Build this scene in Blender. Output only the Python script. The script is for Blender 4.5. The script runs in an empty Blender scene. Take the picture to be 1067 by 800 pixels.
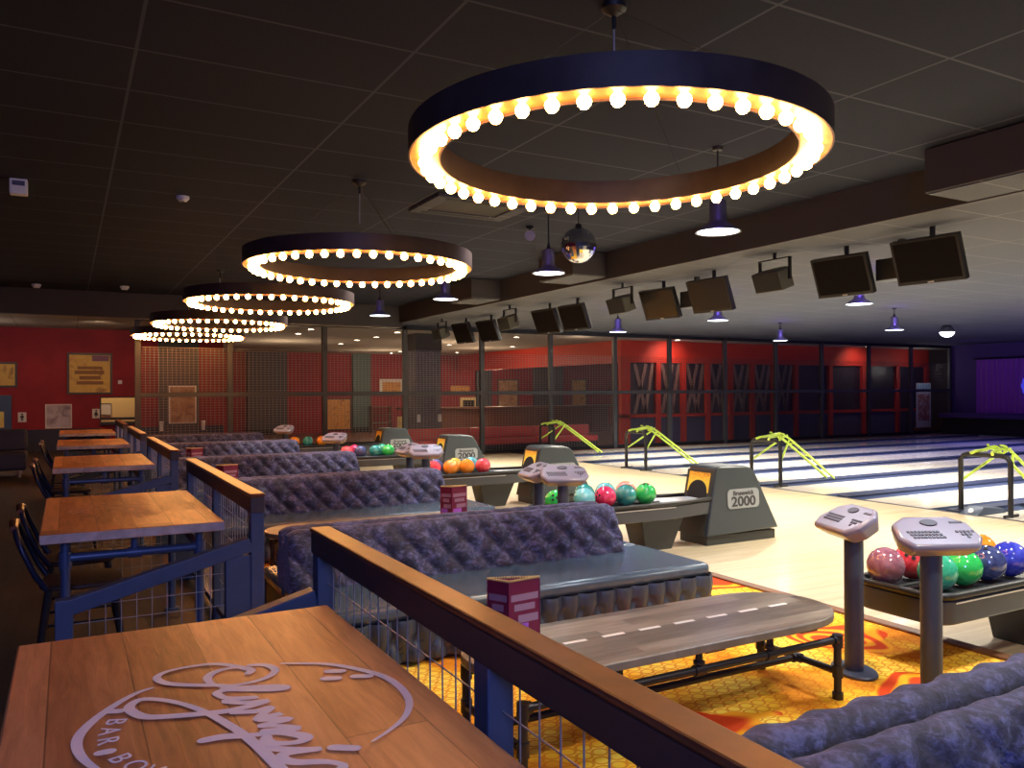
import bpy, bmesh, math, random
from mathutils import Vector, Matrix
random.seed(7)
PI = math.pi
SC = bpy.context.scene
COL = SC.collection

# ------------------------------------------------------------------ camera
CAM_H = 1.65
YAW, ROLL, FPX = math.radians(28.75), math.radians(0.25), 845.0
fw = Vector((math.sin(YAW), math.cos(YAW), 0))
r0 = Vector((math.cos(YAW), -math.sin(YAW), 0))
u0 = Vector((0, 0, 1))
rv = r0 * math.cos(ROLL) - u0 * math.sin(ROLL)
uv = u0 * math.cos(ROLL) + r0 * math.sin(ROLL)
cd = bpy.data.cameras.new('camera')
cam = bpy.data.objects.new('camera', cd)
COL.objects.link(cam)
M = Matrix((rv, uv, -fw)).transposed().to_4x4()
M.translation = Vector((0, 0, CAM_H))
cam.matrix_world = M
cd.sensor_fit = 'HORIZONTAL'
cd.sensor_width = 36
cd.lens = FPX / 1067 * 36
cd.shift_y = 7.2 / 1067
cd.clip_start = 0.05
SC.camera = cam

# ------------------------------------------------------------------ exposure, world
SC.view_settings.view_transform = 'Standard'
SC.view_settings.look = 'None'
SC.view_settings.gamma = 1
SC.view_settings.use_curve_mapping = False
SC.view_settings.exposure = 0.0
SC.cycles.use_denoising = True
SC.cycles.max_bounces = 8
SC.cycles.sample_clamp_indirect = 4
w = bpy.data.worlds.new('world')
SC.world = w
w.use_nodes = True
w.node_tree.nodes['Background'].inputs[0].default_value = (0.25, 0.25, 0.5, 1)
w.node_tree.nodes['Background'].inputs[1].default_value = 0.06

# ------------------------------------------------------------------ room lights
def light(kind, name, loc, power, col, aim=None, size=0.1, cone=None, blend=0.6, shape='DISK', size_y=None):
    d = bpy.data.lights.new(name, kind)
    d.energy = power
    d.color = col
    if kind == 'AREA':
        d.shape = shape
        d.size = size
        if size_y: d.size_y = size_y
    else:
        d.shadow_soft_size = size
    if kind == 'SPOT':
        d.spot_size = math.radians(cone); d.spot_blend = blend
    o = bpy.data.objects.new(name, d)
    o.location = loc
    if aim is not None:
        o.rotation_euler = (Vector(aim) - Vector(loc)).to_track_quat('-Z', 'Y').to_euler()
    COL.objects.link(o)
    return o

WARMW = (1.0, 0.93, 0.78)
COOLW = (0.85, 0.9, 1.0)
# ceiling spots over the approach and the first metres of lane
for y in (2.0, 5.2, 8.6, 12.0, 15.4):
    light('SPOT', 'approach_spot_light', (8.6, y, 3.27), 1800, WARMW, (8.0, y, 0), 0.12, 124, 0.9)
for y in (4.6, 8.0, 11.5, 15.0):
    light('SPOT', 'lane_spot_light', (12.6, y, 3.2), 2600, (1.0, 0.97, 0.9), (13.6, y, 0), 0.12, 130, 0.9)
for x in (18.5, 24.0):
    for y in (7.5, 13.0):
        light('SPOT', 'lane_spot_light', (x, y, 3.2), 900, (0.28, 0.27, 1.0) if x > 20 else (0.5, 0.5, 1.0), (x, y, 0), 0.15, 130, 0.9)
# seating pit spots
for y in (0.3, 3.2, 6.9, 10.3, 13.8):
    light('SPOT', 'seating_spot_light', (3.7, y, 3.6), 330, (1.0, 0.9, 0.72), (3.2, y + 1.3, 0), 0.1, 92, 0.8)
# cool beams of the pendant row beside the seats
for y in (2.3, 5.16, 7.87, 10.78, 13.62):
    light('SPOT', 'pendant_beam_light', (4.82, y, 2.96), 260, (0.80, 0.88, 1.0), (4.6, y, 0), 0.15, 140, 0.9)
# violet wash at the pin end
light('AREA', 'violet_wash_light', (26.5, 16.6, 3.0), 12, (0.3, 0.12, 1.0), (29.4, 17.2, 1.6), 1.6)
light('POINT', 'violet_stage_light', (28.4, 13.2, 2.2), 30, (0.2, 0.12, 1.0), size=0.3)
light('POINT', 'violet_ceiling_light', (19.0, 9.0, 2.6), 40, (0.3, 0.18, 1.0), size=0.3)
# blue fill light added behind the camera position
light('AREA', 'blue_fill_light', (-0.8, -3.0, 2.9), 170, (0.30, 0.38, 1.0), (0.6, 3.0, 0.6), 1.6)
# bar behind the screen
for p in ((5.8, 25.0, 2.2), (10.5, 23.5, 2.2), (10.5, 29.0, 2.2), (15.5, 29.5, 2.2), (13.0, 26.0, 2.2)):
    light('POINT', 'bar_ceiling_light', p, 85, (1.0, 0.72, 0.45), size=0.25)
for x, e in ((16.6, 75), (25.4, 40)):
    light('SPOT', 'red_front_spot_light', (x, 19.35, 3.15), e, (1.0, 0.55, 0.4), (x + 0.1, 20.0, 2.4), 0.05, 125, 0.9)
light('POINT', 'bar_side_light', (13.0, 19.6, 2.9), 9, (1.0, 0.72, 0.5), size=0.15)
light('POINT', 'far_ceiling_fill', (-1.6, 20.4, 2.4), 14, (1.0, 0.75, 0.6), size=0.2)  # small fill added to lighten the far ceiling strip
light('POINT', 'poster_fill', (28.3, 19.25, 2.4), 9, (1.0, 0.95, 0.9), size=0.1)  # unseen fill added to brighten the tall white poster
# far wall of the left room
light('SPOT', 'picture_wall_light', (0.6, 19.5, 3.1), 40, (1.0, 0.7, 0.45), (0.6, 22.3, 2.0), 0.1, 120, 0.9)

# ------------------------------------------------------------------ materials
def new_mat(name):
    m = bpy.data.materials.new(name)
    m.use_nodes = True
    nt = m.node_tree
    return m, nt, nt.nodes['Principled BSDF']

def mat(name, col, rough=0.5, metal=0.0, spec=0.5, emit=None, es=0.0, coat=0.0, vary=0.0, vscale=8.0, sheen=0.0):
    m, nt, b = new_mat(name)
    c = (col[0], col[1], col[2], 1)
    b.inputs['Base Color'].default_value = c
    b.inputs['Roughness'].default_value = rough
    b.inputs['Metallic'].default_value = metal
    b.inputs['Specular IOR Level'].default_value = spec
    b.inputs['Coat Weight'].default_value = coat
    b.inputs['Sheen Weight'].default_value = sheen
    if emit:
        b.inputs['Emission Color'].default_value = (emit[0], emit[1], emit[2], 1)
        b.inputs['Emission Strength'].default_value = es
    if vary > 0:
        tc = nt.nodes.new('ShaderNodeTexCoord')
        n = nt.nodes.new('ShaderNodeTexNoise')
        n.inputs['Scale'].default_value = vscale
        n.inputs['Detail'].default_value = 4
        nt.links.new(tc.outputs['Object'], n.inputs['Vector'])
        r = nt.nodes.new('ShaderNodeValToRGB')
        r.color_ramp.elements[0].position = 0.3
        r.color_ramp.elements[1].position = 0.7
        r.color_ramp.elements[0].color = tuple(max(0, x * (1 - vary)) for x in col) + (1,)
        r.color_ramp.elements[1].color = tuple(min(1, x * (1 + vary)) for x in col) + (1,)
        nt.links.new(n.outputs['Fac'], r.inputs['Fac'])
        nt.links.new(r.outputs['Color'], b.inputs['Base Color'])
    return m

def nmath(nt, op, a, b=None, c=None):
    n = nt.nodes.new('ShaderNodeMath')
    n.operation = op
    for i, v in enumerate((a, b, c)):
        if v is None: continue
        if isinstance(v, (int, float)): n.inputs[i].default_value = v
        else: nt.links.new(v, n.inputs[i])
    return n.outputs[0]

def ramp(nt, fac, stops):
    r = nt.nodes.new('ShaderNodeValToRGB')
    cr = r.color_ramp
    while len(cr.elements) < len(stops): cr.elements.new(0.5)
    for e, (p, c) in zip(cr.elements, stops):
        e.position = p; e.color = (c[0], c[1], c[2], 1)
    nt.links.new(fac, r.inputs['Fac'])
    return r.outputs['Color']

def mixc(nt, fac, a, b, mode='MIX'):
    n = nt.nodes.new('ShaderNodeMix')
    n.data_type = 'RGBA'; n.blend_type = mode
    for i, v in ((0, fac), (6, a), (7, b)):
        if isinstance(v, (int, float)): n.inputs[i].default_value = v
        elif isinstance(v, tuple): n.inputs[i].default_value = (v[0], v[1], v[2], 1)
        else: nt.links.new(v, n.inputs[i])
    return n.outputs[2]

def coords(nt, scale=(1, 1, 1), out='Object'):
    tc = nt.nodes.new('ShaderNodeTexCoord')
    mp = nt.nodes.new('ShaderNodeMapping')
    mp.inputs['Scale'].default_value = scale
    nt.links.new(tc.outputs[out], mp.inputs['Vector'])
    return mp.outputs['Vector']

def noise(nt, vec, scale, detail=4, rough=0.55, dist=0.0):
    n = nt.nodes.new('ShaderNodeTexNoise')
    n.inputs['Scale'].default_value = scale
    n.inputs['Detail'].default_value = detail
    n.inputs['Roughness'].default_value = rough
    n.inputs['Distortion'].default_value = dist
    nt.links.new(vec, n.inputs['Vector'])
    return n.outputs['Fac']

def sep(nt, vec):
    s = nt.nodes.new('ShaderNodeSeparateXYZ')
    nt.links.new(vec, s.inputs[0])
    return s.outputs

def bump(nt, b, h, strength=0.3, dist=0.01):
    n = nt.nodes.new('ShaderNodeBump')
    n.inputs['Strength'].default_value = strength
    n.inputs['Distance'].default_value = dist
    nt.links.new(h, n.inputs['Height'])
    nt.links.new(n.outputs['Normal'], b.inputs['Normal'])

def plank_mat(name, axis, width, length, cols, rough=0.45, seam=0.035, grain=1.0, knots=True, coat=0.0, out='Object'):
    """boards running along `axis` (0 = x, 1 = y)"""
    m, nt, b = new_mat(name)
    v = coords(nt, out=out)
    s = sep(nt, v)
    across, along = (s[1], s[0]) if axis == 0 else (s[0], s[1])
    q = nmath(nt, 'DIVIDE', across, width)
    idx = nmath(nt, 'FLOOR', q)
    fr = nmath(nt, 'FRACT', q)
    wn = nt.nodes.new('ShaderNodeTexWhiteNoise'); wn.noise_dimensions = '1D'
    nt.links.new(idx, wn.inputs['W'])
    off = nmath(nt, 'MULTIPLY', wn.outputs['Value'], 7.3)
    q2 = nmath(nt, 'ADD', nmath(nt, 'DIVIDE', along, length), off)
    idx2 = nmath(nt, 'FLOOR', q2)
    fr2 = nmath(nt, 'FRACT', q2)
    wn2 = nt.nodes.new('ShaderNodeTexWhiteNoise'); wn2.noise_dimensions = '2D'
    cb = nt.nodes.new('ShaderNodeCombineXYZ')
    nt.links.new(idx, cb.inputs[0]); nt.links.new(idx2, cb.inputs[1])
    nt.links.new(cb.outputs[0], wn2.inputs['Vector'])
    cb2 = nt.nodes.new('ShaderNodeCombineXYZ')
    nt.links.new(nmath(nt, 'MULTIPLY', across, 9.0), cb2.inputs[0])
    nt.links.new(nmath(nt, 'ADD', along, off), cb2.inputs[1])
    nt.links.new(nmath(nt, 'MULTIPLY', wn2.outputs['Value'], 20.0), cb2.inputs[2])
    g = noise(nt, cb2.outputs[0], 5.0 * grain, 6, 0.6, 0.6)
    g2 = noise(nt, cb2.outputs[0], 1.6 * grain, 3, 0.5, 0.4)
    f = nmath(nt, 'ADD', nmath(nt, 'MULTIPLY', g, 0.45), nmath(nt, 'ADD', nmath(nt, 'MULTIPLY', g2, 0.35), nmath(nt, 'MULTIPLY', wn2.outputs['Value'], 0.3)))
    c = ramp(nt, f, [(0.28, cols[0]), (0.52, cols[1]), (0.78, cols[2])])
    e1 = nmath(nt, 'LESS_THAN', fr, seam)
    e2 = nmath(nt, 'LESS_THAN', fr2, seam * width / length)
    e = nmath(nt, 'MAXIMUM', e1, e2)
    c = mixc(nt, nmath(nt, 'MULTIPLY', e, 0.55), c, tuple(x * 0.25 for x in cols[0]))
    if knots:
        vo = nt.nodes.new('ShaderNodeTexVoronoi')
        vo.inputs['Scale'].default_value = 2.3
        cb3 = nt.nodes.new('ShaderNodeCombineXYZ')
        nt.links.new(nmath(nt, 'MULTIPLY', across, 1.8), cb3.inputs[0]); nt.links.new(along, cb3.inputs[1])
        nt.links.new(cb3.outputs[0], vo.inputs['Vector'])
        k = nmath(nt, 'LESS_THAN', vo.outputs['Distance'], 0.07)
        c = mixc(nt, nmath(nt, 'MULTIPLY', k, 0.6), c, tuple(x * 0.4 for x in cols[0]))
    nt.links.new(c, b.inputs['Base Color'])
    b.inputs['Roughness'].default_value = rough
    b.inputs['Coat Weight'].default_value = coat
    b.inputs['Coat Roughness'].default_value = 0.15
    bump(nt, b, nmath(nt, 'SUBTRACT', g, nmath(nt, 'MULTIPLY', e, 0.8)), 0.25, 0.004)
    return m

def velvet_mat():
    m, nt, b = new_mat('crushed_velvet')
    v = coords(nt, (1, 1, 1.5))
    n1 = noise(nt, v, 9, 5, 0.65, 1.2)
    n2 = noise(nt, v, 38, 4, 0.6, 0.5)
    f = nmath(nt, 'ADD', nmath(nt, 'MULTIPLY', n1, 0.65), nmath(nt, 'MULTIPLY', n2, 0.35))
    c = ramp(nt, f, [(0.38, (0.005, 0.005, 0.017)), (0.5, (0.026, 0.027, 0.068)), (0.62, (0.10, 0.105, 0.25))])
    nt.links.new(c, b.inputs['Base Color'])
    b.inputs['Roughness'].default_value = 0.75
    b.inputs['Sheen Weight'].default_value = 0.25
    b.inputs['Sheen Tint'].default_value = (0.6, 0.65, 1, 1)
    bump(nt, b, n2, 0.5, 0.006)
    return m

def carpet_mat():
    m, nt, b = new_mat('patterned_carpet')
    v = coords(nt)
    s = sep(nt, v)
    # staggered honeycomb cells outlined in red
    w_, h_ = 0.082, 0.071
    row = nmath(nt, 'FLOOR', nmath(nt, 'DIVIDE', s[1], h_))
    odd = nmath(nt, 'MULTIPLY', nmath(nt, 'FRACT', nmath(nt, 'MULTIPLY', nmath(nt, 'ADD', row, 1000.0), 0.5)), 1.0)
    fx = nmath(nt, 'SUBTRACT', nmath(nt, 'FRACT', nmath(nt, 'ADD', nmath(nt, 'DIVIDE', s[0], w_), odd)), 0.5)
    fy = nmath(nt, 'SUBTRACT', nmath(nt, 'FRACT', nmath(nt, 'DIVIDE', s[1], h_)), 0.5)
    d = nmath(nt, 'SQRT', nmath(nt, 'ADD', nmath(nt, 'MULTIPLY', fx, fx), nmath(nt, 'MULTIPLY', fy, fy)))
    edge = nmath(nt, 'MULTIPLY', nmath(nt, 'GREATER_THAN', d, 0.36), nmath(nt, 'LESS_THAN', d, 0.52))
    base = ramp(nt, noise(nt, v, 1.9, 2, 0.5, 0.5), [(0.36, (0.75, 0.27, 0.02)), (0.48, (0.86, 0.52, 0.035)), (0.62, (0.92, 0.68, 0.10))])
    c = mixc(nt, nmath(nt, 'MULTIPLY', edge, 0.7), base, (0.62, 0.17, 0.015))
    # swirling red and orange leaves
    nz = nt.nodes.new('ShaderNodeTexNoise'); nz.inputs['Scale'].default_value = 1.3; nz.inputs['Detail'].default_value = 1
    nt.links.new(v, nz.inputs['Vector'])
    mx = nt.nodes.new('ShaderNodeVectorMath'); mx.operation = 'MULTIPLY_ADD'
    nt.links.new(nz.outputs['Color'], mx.inputs[0]); mx.inputs[1].default_value = (0.9, 0.9, 0); nt.links.new(v, mx.inputs[2])
    vb = nt.nodes.new('ShaderNodeTexVoronoi'); vb.inputs['Scale'].default_value = 1.0
    nt.links.new(mx.outputs[0], vb.inputs['Vector'])
    dd = vb.outputs['Distance']
    band = nmath(nt, 'SINE', nmath(nt, 'MULTIPLY', dd, 60.0))
    rc = ramp(nt, nmath(nt, 'ADD', nmath(nt, 'MULTIPLY', band, 0.5), 0.5), [(0.3, (0.60, 0.055, 0.012)), (0.5, (0.72, 0.14, 0.015)), (0.8, (0.84, 0.36, 0.02))])
    inside = nmath(nt, 'LESS_THAN', dd, nmath(nt, 'ADD', 0.12, nmath(nt, 'MULTIPLY', noise(nt, v, 3.0, 1), 0.42)))
    c = mixc(nt, inside, c, rc)
    nt.links.new(c, b.inputs['Base Color'])
    b.inputs['Roughness'].default_value = 0.95
    b.inputs['Specular IOR Level'].default_value = 0.1
    return m

def tile_ceiling_mat(name, ox, sx, oy, sy, tile, line, lw=0.018):
    m, nt, b = new_mat(name)
    v = coords(nt, out='Generated') if False else coords(nt)
    s = sep(nt, v)
    fx = nmath(nt, 'FRACT', nmath(nt, 'ADD', nmath(nt, 'DIVIDE', nmath(nt, 'SUBTRACT', s[0], ox), sx), 100.0))
    fy = nmath(nt, 'FRACT', nmath(nt, 'ADD', nmath(nt, 'DIVIDE', nmath(nt, 'SUBTRACT', s[1], oy), sy), 100.0))
    lx = nmath(nt, 'LESS_THAN', fx, lw / sx)
    ly = nmath(nt, 'LESS_THAN', fy, lw / sy)
    l = nmath(nt, 'MAXIMUM', lx, ly)
    n = noise(nt, v, 60, 3)
    t = mixc(nt, n, tuple(x * 0.8 for x in tile), tuple(x * 1.2 for x in tile))
    c = mixc(nt, l, t, line)
    nt.links.new(c, b.inputs['Base Color'])
    b.inputs['Roughness'].default_value = 0.9
    b.inputs['Specular IOR Level'].default_value = 0.15
    bump(nt, b, n, 0.3, 0.003)
    return m

def blotch_mat(name, cols, scale=3.0, rough=0.6, stretch=(1, 1, 1)):
    m, nt, b = new_mat(name)
    v = coords(nt, stretch)
    f = noise(nt, v, scale, 5, 0.6, 0.8)
    k = len(cols)
    c = ramp(nt, f, [(0.3 + 0.4 * i / (k - 1), cols[i]) for i in range(k)])
    nt.links.new(c, b.inputs['Base Color'])
    b.inputs['Roughness'].default_value = rough
    return m

def ball_mat(name, a, b_, scale=9):
    m, nt, b = new_mat(name)
    v = coords(nt)
    f = noise(nt, v, scale, 4, 0.6, 1.5)
    c = ramp(nt, f, [(0.35, a), (0.65, b_)])
    nt.links.new(c, b.inputs['Base Color'])
    b.inputs['Roughness'].default_value = 0.12
    b.inputs['Coat Weight'].default_value = 0.6
    b.inputs['Coat Roughness'].default_value = 0.05
    return m

M_ = {}
M_['table_wood'] = plank_mat('reclaimed_table_boards', 1, 0.165, 2.6, [(0.13, 0.045, 0.016), (0.50, 0.20, 0.075), (0.82, 0.38, 0.155)], 0.40, 0.02)
M_['lane_table_wood'] = plank_mat('grey_brown_boards', 0, 0.09, 1.3, [(0.055, 0.044, 0.034), (0.14, 0.118, 0.09), (0.28, 0.245, 0.195)], 0.3, 0.03, knots=False)
M_['maple'] = plank_mat('pale_maple_approach', 0, 0.045, 2.2, [(0.56, 0.43, 0.26), (0.66, 0.53, 0.34), (0.76, 0.63, 0.43)], 0.28, 0.02, 0.6, knots=False, coat=0.5)
M_['lane_wood'] = plank_mat('pale_lane_boards', 0, 0.03, 3.0, [(0.60, 0.52, 0.40), (0.70, 0.62, 0.50), (0.80, 0.73, 0.62)], 0.2, 0.02, 0.6, knots=False, coat=0.6)
M_['platform_floor'] = plank_mat('worn_dark_floor_boards', 1, 0.14, 1.6, [(0.026, 0.017, 0.011), (0.045, 0.029, 0.019), (0.065, 0.043, 0.029)], 0.6, 0.03)
M_['velvet'] = velvet_mat()
M_['carpet'] = carpet_mat()
M_['leather'] = mat('grey_blue_leather', (0.055, 0.085, 0.125), 0.27, spec=0.5, vary=0.12, vscale=14)
M_['leather_dark'] = mat('dark_slate_leather', (0.032, 0.043, 0.068), 0.42, vary=0.12, vscale=14)
M_['blue_metal'] = mat('navy_painted_steel', (0.05, 0.075, 0.15), 0.42, 0.2, vary=0.1)
M_['blue_pipe'] = mat('blue_painted_pipe', (0.07, 0.10, 0.19), 0.36, 0.3)
M_['black_pipe'] = mat('black_iron_pipe', (0.035, 0.033, 0.04), 0.4, 0.5)
M_['rail_wood'] = mat('brown_stained_handrail', (0.115, 0.04, 0.02), 0.33, vary=0.3, vscale=12)
M_['lit_edge'] = mat('pale_lit_edge_tone', (0.42, 0.36, 0.34), 0.6, vary=0.2, vscale=20)
M_['screen_frame'] = mat('grey_black_screen_frame', (0.045, 0.045, 0.05), 0.5)
M_['rail_side'] = mat('dark_rail_beam', (0.035, 0.03, 0.035), 0.5)
M_['wire'] = mat('galvanised_wire', (0.34, 0.36, 0.44), 0.4, 0.6)
M_['chair_metal'] = mat('blue_black_chair_steel', (0.02, 0.027, 0.06), 0.3, 0.4)
M_['dark_metal'] = mat('black_enamelled_metal', (0.012, 0.012, 0.014), 0.5, 0.2)
M_['hoop'] = mat('dark_bronze_hoop', (0.045, 0.032, 0.035), 0.5, 0.2, vary=0.2)
M_['copper'] = mat('copper_lining', (0.70, 0.27, 0.09), 0.35, 0.5)
M_['bulb'] = mat('lit_filament_bulb', (1, 0.8, 0.5), 0.3, emit=(1.0, 0.45, 0.13), es=62)
M_['lamp_glow'] = mat('lit_pendant_diffuser', (1, 1, 1), 0.4, emit=(0.85, 0.9, 1.0), es=7)
M_['downlight'] = mat('lit_downlight', (1, 1, 1), 0.4, emit=(1.0, 0.82, 0.6), es=22)
M_['pendant'] = mat('grey_spun_aluminium', (0.20, 0.21, 0.26), 0.35, 0.7)
M_['ceiling'] = tile_ceiling_mat('dark_ceiling_tiles', 0.36, 1.48, 3.83, 0.74, (0.018, 0.021, 0.036), (0.062, 0.066, 0.09), 0.02)
M_['lane_ceiling'] = tile_ceiling_mat('grey_ceiling_tiles', 0.36, 1.48, 3.83, 0.74, (0.075, 0.079, 0.092), (0.14, 0.14, 0.16), 0.02)
M_['bar_ceiling'] = tile_ceiling_mat('pale_bar_ceiling_tiles', 0.2, 1.2, 22.2, 1.2, (0.34, 0.31, 0.28), (0.2, 0.18, 0.16), 0.02)
M_['bulkhead'] = mat('dark_bulkhead_paint', (0.035, 0.03, 0.035), 0.7)
M_['red_wall'] = mat('deep_red_paint', (0.24, 0.010, 0.022), 0.75, vary=0.15, vscale=2)
M_['red_bright'] = mat('red_painted_timber', (0.48, 0.035, 0.02), 0.6)
M_['red_seat'] = mat('red_vinyl', (0.62, 0.04, 0.045), 0.45)
M_['navy_dado'] = mat('navy_dado_paint', (0.016, 0.022, 0.055), 0.6)
M_['violet'] = mat('violet_wall_paint', (0.05, 0.028, 0.13), 0.8)
M_['white_plastic'] = mat('white_plastic', (0.75, 0.75, 0.75), 0.4)
M_['console'] = mat('pale_console_plastic', (0.22, 0.20, 0.27), 0.3, coat=0.3)
M_['console_key'] = mat('dark_keys', (0.035, 0.028, 0.045), 0.5)
M_['pole'] = mat('slate_blue_steel', (0.058, 0.072, 0.108), 0.45, 0.2)
M_['hood'] = mat('charcoal_hood_plastic', (0.038, 0.049, 0.057), 0.4)
M_['hood_dark'] = mat('black_plinth', (0.025, 0.027, 0.025), 0.5)
M_['black'] = mat('matt_black', (0.008, 0.008, 0.009), 0.8)
M_['rack'] = mat('dark_grey_rack', (0.045, 0.05, 0.058), 0.4)
M_['rack_tray'] = mat('black_rubber_tray', (0.01, 0.01, 0.011), 0.5)
M_['rack_track'] = mat('pale_ball_track', (0.8, 0.82, 0.86), 0.2)
M_['trim_silver'] = mat('silver_trim', (0.6, 0.6, 0.65), 0.3, 0.8)
M_['plate'] = mat('silver_name_plate', (0.30, 0.33, 0.35), 0.4, 0.3)
M_['plate_text'] = mat('black_lettering', (0.03, 0.03, 0.035), 0.6)
M_['neon'] = mat('neon_yellow_tube', (0.72, 0.95, 0.12), 0.4)
M_['white_paint'] = mat('white_table_paint', (0.95, 0.9, 0.95), 0.55)
M_['worn_paint'] = mat('worn_table_paint', (0.60, 0.33, 0.20), 0.55)
M_['inlay'] = mat('white_inlay', (0.75, 0.73, 0.70), 0.4)
M_['gutter'] = mat('blue_grey_gutter', (0.06, 0.075, 0.14), 0.3)
M_['cap'] = mat('black_lane_divider', (0.016, 0.02, 0.045), 0.4)
M_['border'] = mat('brown_wood_border', (0.16, 0.06, 0.02), 0.5, vary=0.2)
M_['screen'] = mat('dark_tv_screen', (0.02, 0.017, 0.015), 0.25)
M_['screen_dull'] = mat('matt_tv_screen', (0.008, 0.006, 0.006), 0.6, spec=0.04)
M_['gold_poster'] = blotch_mat('gold_poster_print', [(0.25, 0.13, 0.05), (0.62, 0.42, 0.10), (0.55, 0.36, 0.09), (0.40, 0.12, 0.08)], 3.0)
M_['pale_poster'] = blotch_mat('pale_mauve_poster_print', [(0.18, 0.14, 0.18), (0.42, 0.38, 0.45), (0.50, 0.46, 0.52)], 4.0)
M_['sepia_poster'] = blotch_mat('sepia_poster_print', [(0.22, 0.09, 0.05), (0.40, 0.20, 0.10), (0.46, 0.34, 0.22)], 4.0)
M_['orange_print'] = blotch_mat('orange_brown_print', [(0.30, 0.10, 0.03), (0.62, 0.28, 0.06), (0.42, 0.2, 0.06)], 4.0)
M_['cream'] = mat('cream_wall', (0.75, 0.58, 0.28), 0.7)
M_['frame_white'] = mat('pale_picture_frame', (0.66, 0.62, 0.58), 0.5)
M_['frame_dark'] = mat('dark_picture_frame', (0.05, 0.045, 0.05), 0.5)
M_['brick'] = None
M_['teal'] = mat('grey_teal_paint', (0.06, 0.11, 0.11), 0.7)
M_['dark_col'] = mat('charcoal_column_paint', (0.05, 0.055, 0.07), 0.7)
M_['bar_wood'] = plank_mat('bar_counter_boards', 0, 0.2, 1.5, [(0.07, 0.02, 0.012), (0.13, 0.04, 0.02), (0.2, 0.07, 0.035)], 0.4)
M_['glass_dark'] = mat('dark_window_glass', (0.03, 0.025, 0.04), 0.4)
M_['slat'] = mat('greige_cross_slat', (0.22, 0.15, 0.14), 0.6)
M_['panel_blue'] = mat('slate_blue_panel', (0.06, 0.065, 0.14), 0.6)
M_['menu'] = mat('magenta_menu_card', (0.18, 0.012, 0.05), 0.45)
M_['menu_pale'] = mat('pink_menu_panel', (0.34, 0.19, 0.27), 0.5)
M_['menu_violet'] = mat('violet_menu_picture', (0.40, 0.12, 0.62), 0.5)
M_['menu_gold'] = mat('gold_menu_edge', (0.60, 0.42, 0.16), 0.45)
M_['yellow_board'] = blotch_mat('yellow_board_print', [(0.62, 0.45, 0.10), (0.72, 0.62, 0.20), (0.60, 0.30, 0.10)], 5.0)
M_['speaker'] = mat('grey_speaker_grille', (0.06, 0.06, 0.055), 0.6)
M_['chair_seat'] = mat('dark_brown_seat', (0.05, 0.025, 0.018), 0.4)
M_['mirror'] = mat('mirror_tile', (0.75, 0.78, 0.85), 0.08, 1.0)
M_['curtain'] = mat('violet_curtain_cloth', (0.22, 0.04, 0.34), 0.8, sheen=0.3)

def brick_mat():
    m, nt, b = new_mat('dark_violet_brick')
    tc = nt.nodes.new('ShaderNodeTexCoord')
    s = sep(nt, tc.outputs['Object'])
    cb = nt.nodes.new('ShaderNodeCombineXYZ')
    nt.links.new(nmath(nt, 'ADD', s[0], s[1]), cb.inputs[0]); nt.links.new(s[2], cb.inputs[1])
    br = nt.nodes.new('ShaderNodeTexBrick')
    br.inputs['Scale'].default_value = 4.0
    br.inputs['Color1'].default_value = (0.055, 0.05, 0.085, 1)
    br.inputs['Color2'].default_value = (0.08, 0.07, 0.11, 1)
    br.inputs['Mortar'].default_value = (0.03, 0.03, 0.04, 1)
    nt.links.new(cb.outputs[0], br.inputs['Vector'])
    nt.links.new(br.outputs['Color'], b.inputs['Base Color'])
    b.inputs['Roughness'].default_value = 0.6
    return m
M_['brick'] = brick_mat()

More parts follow.
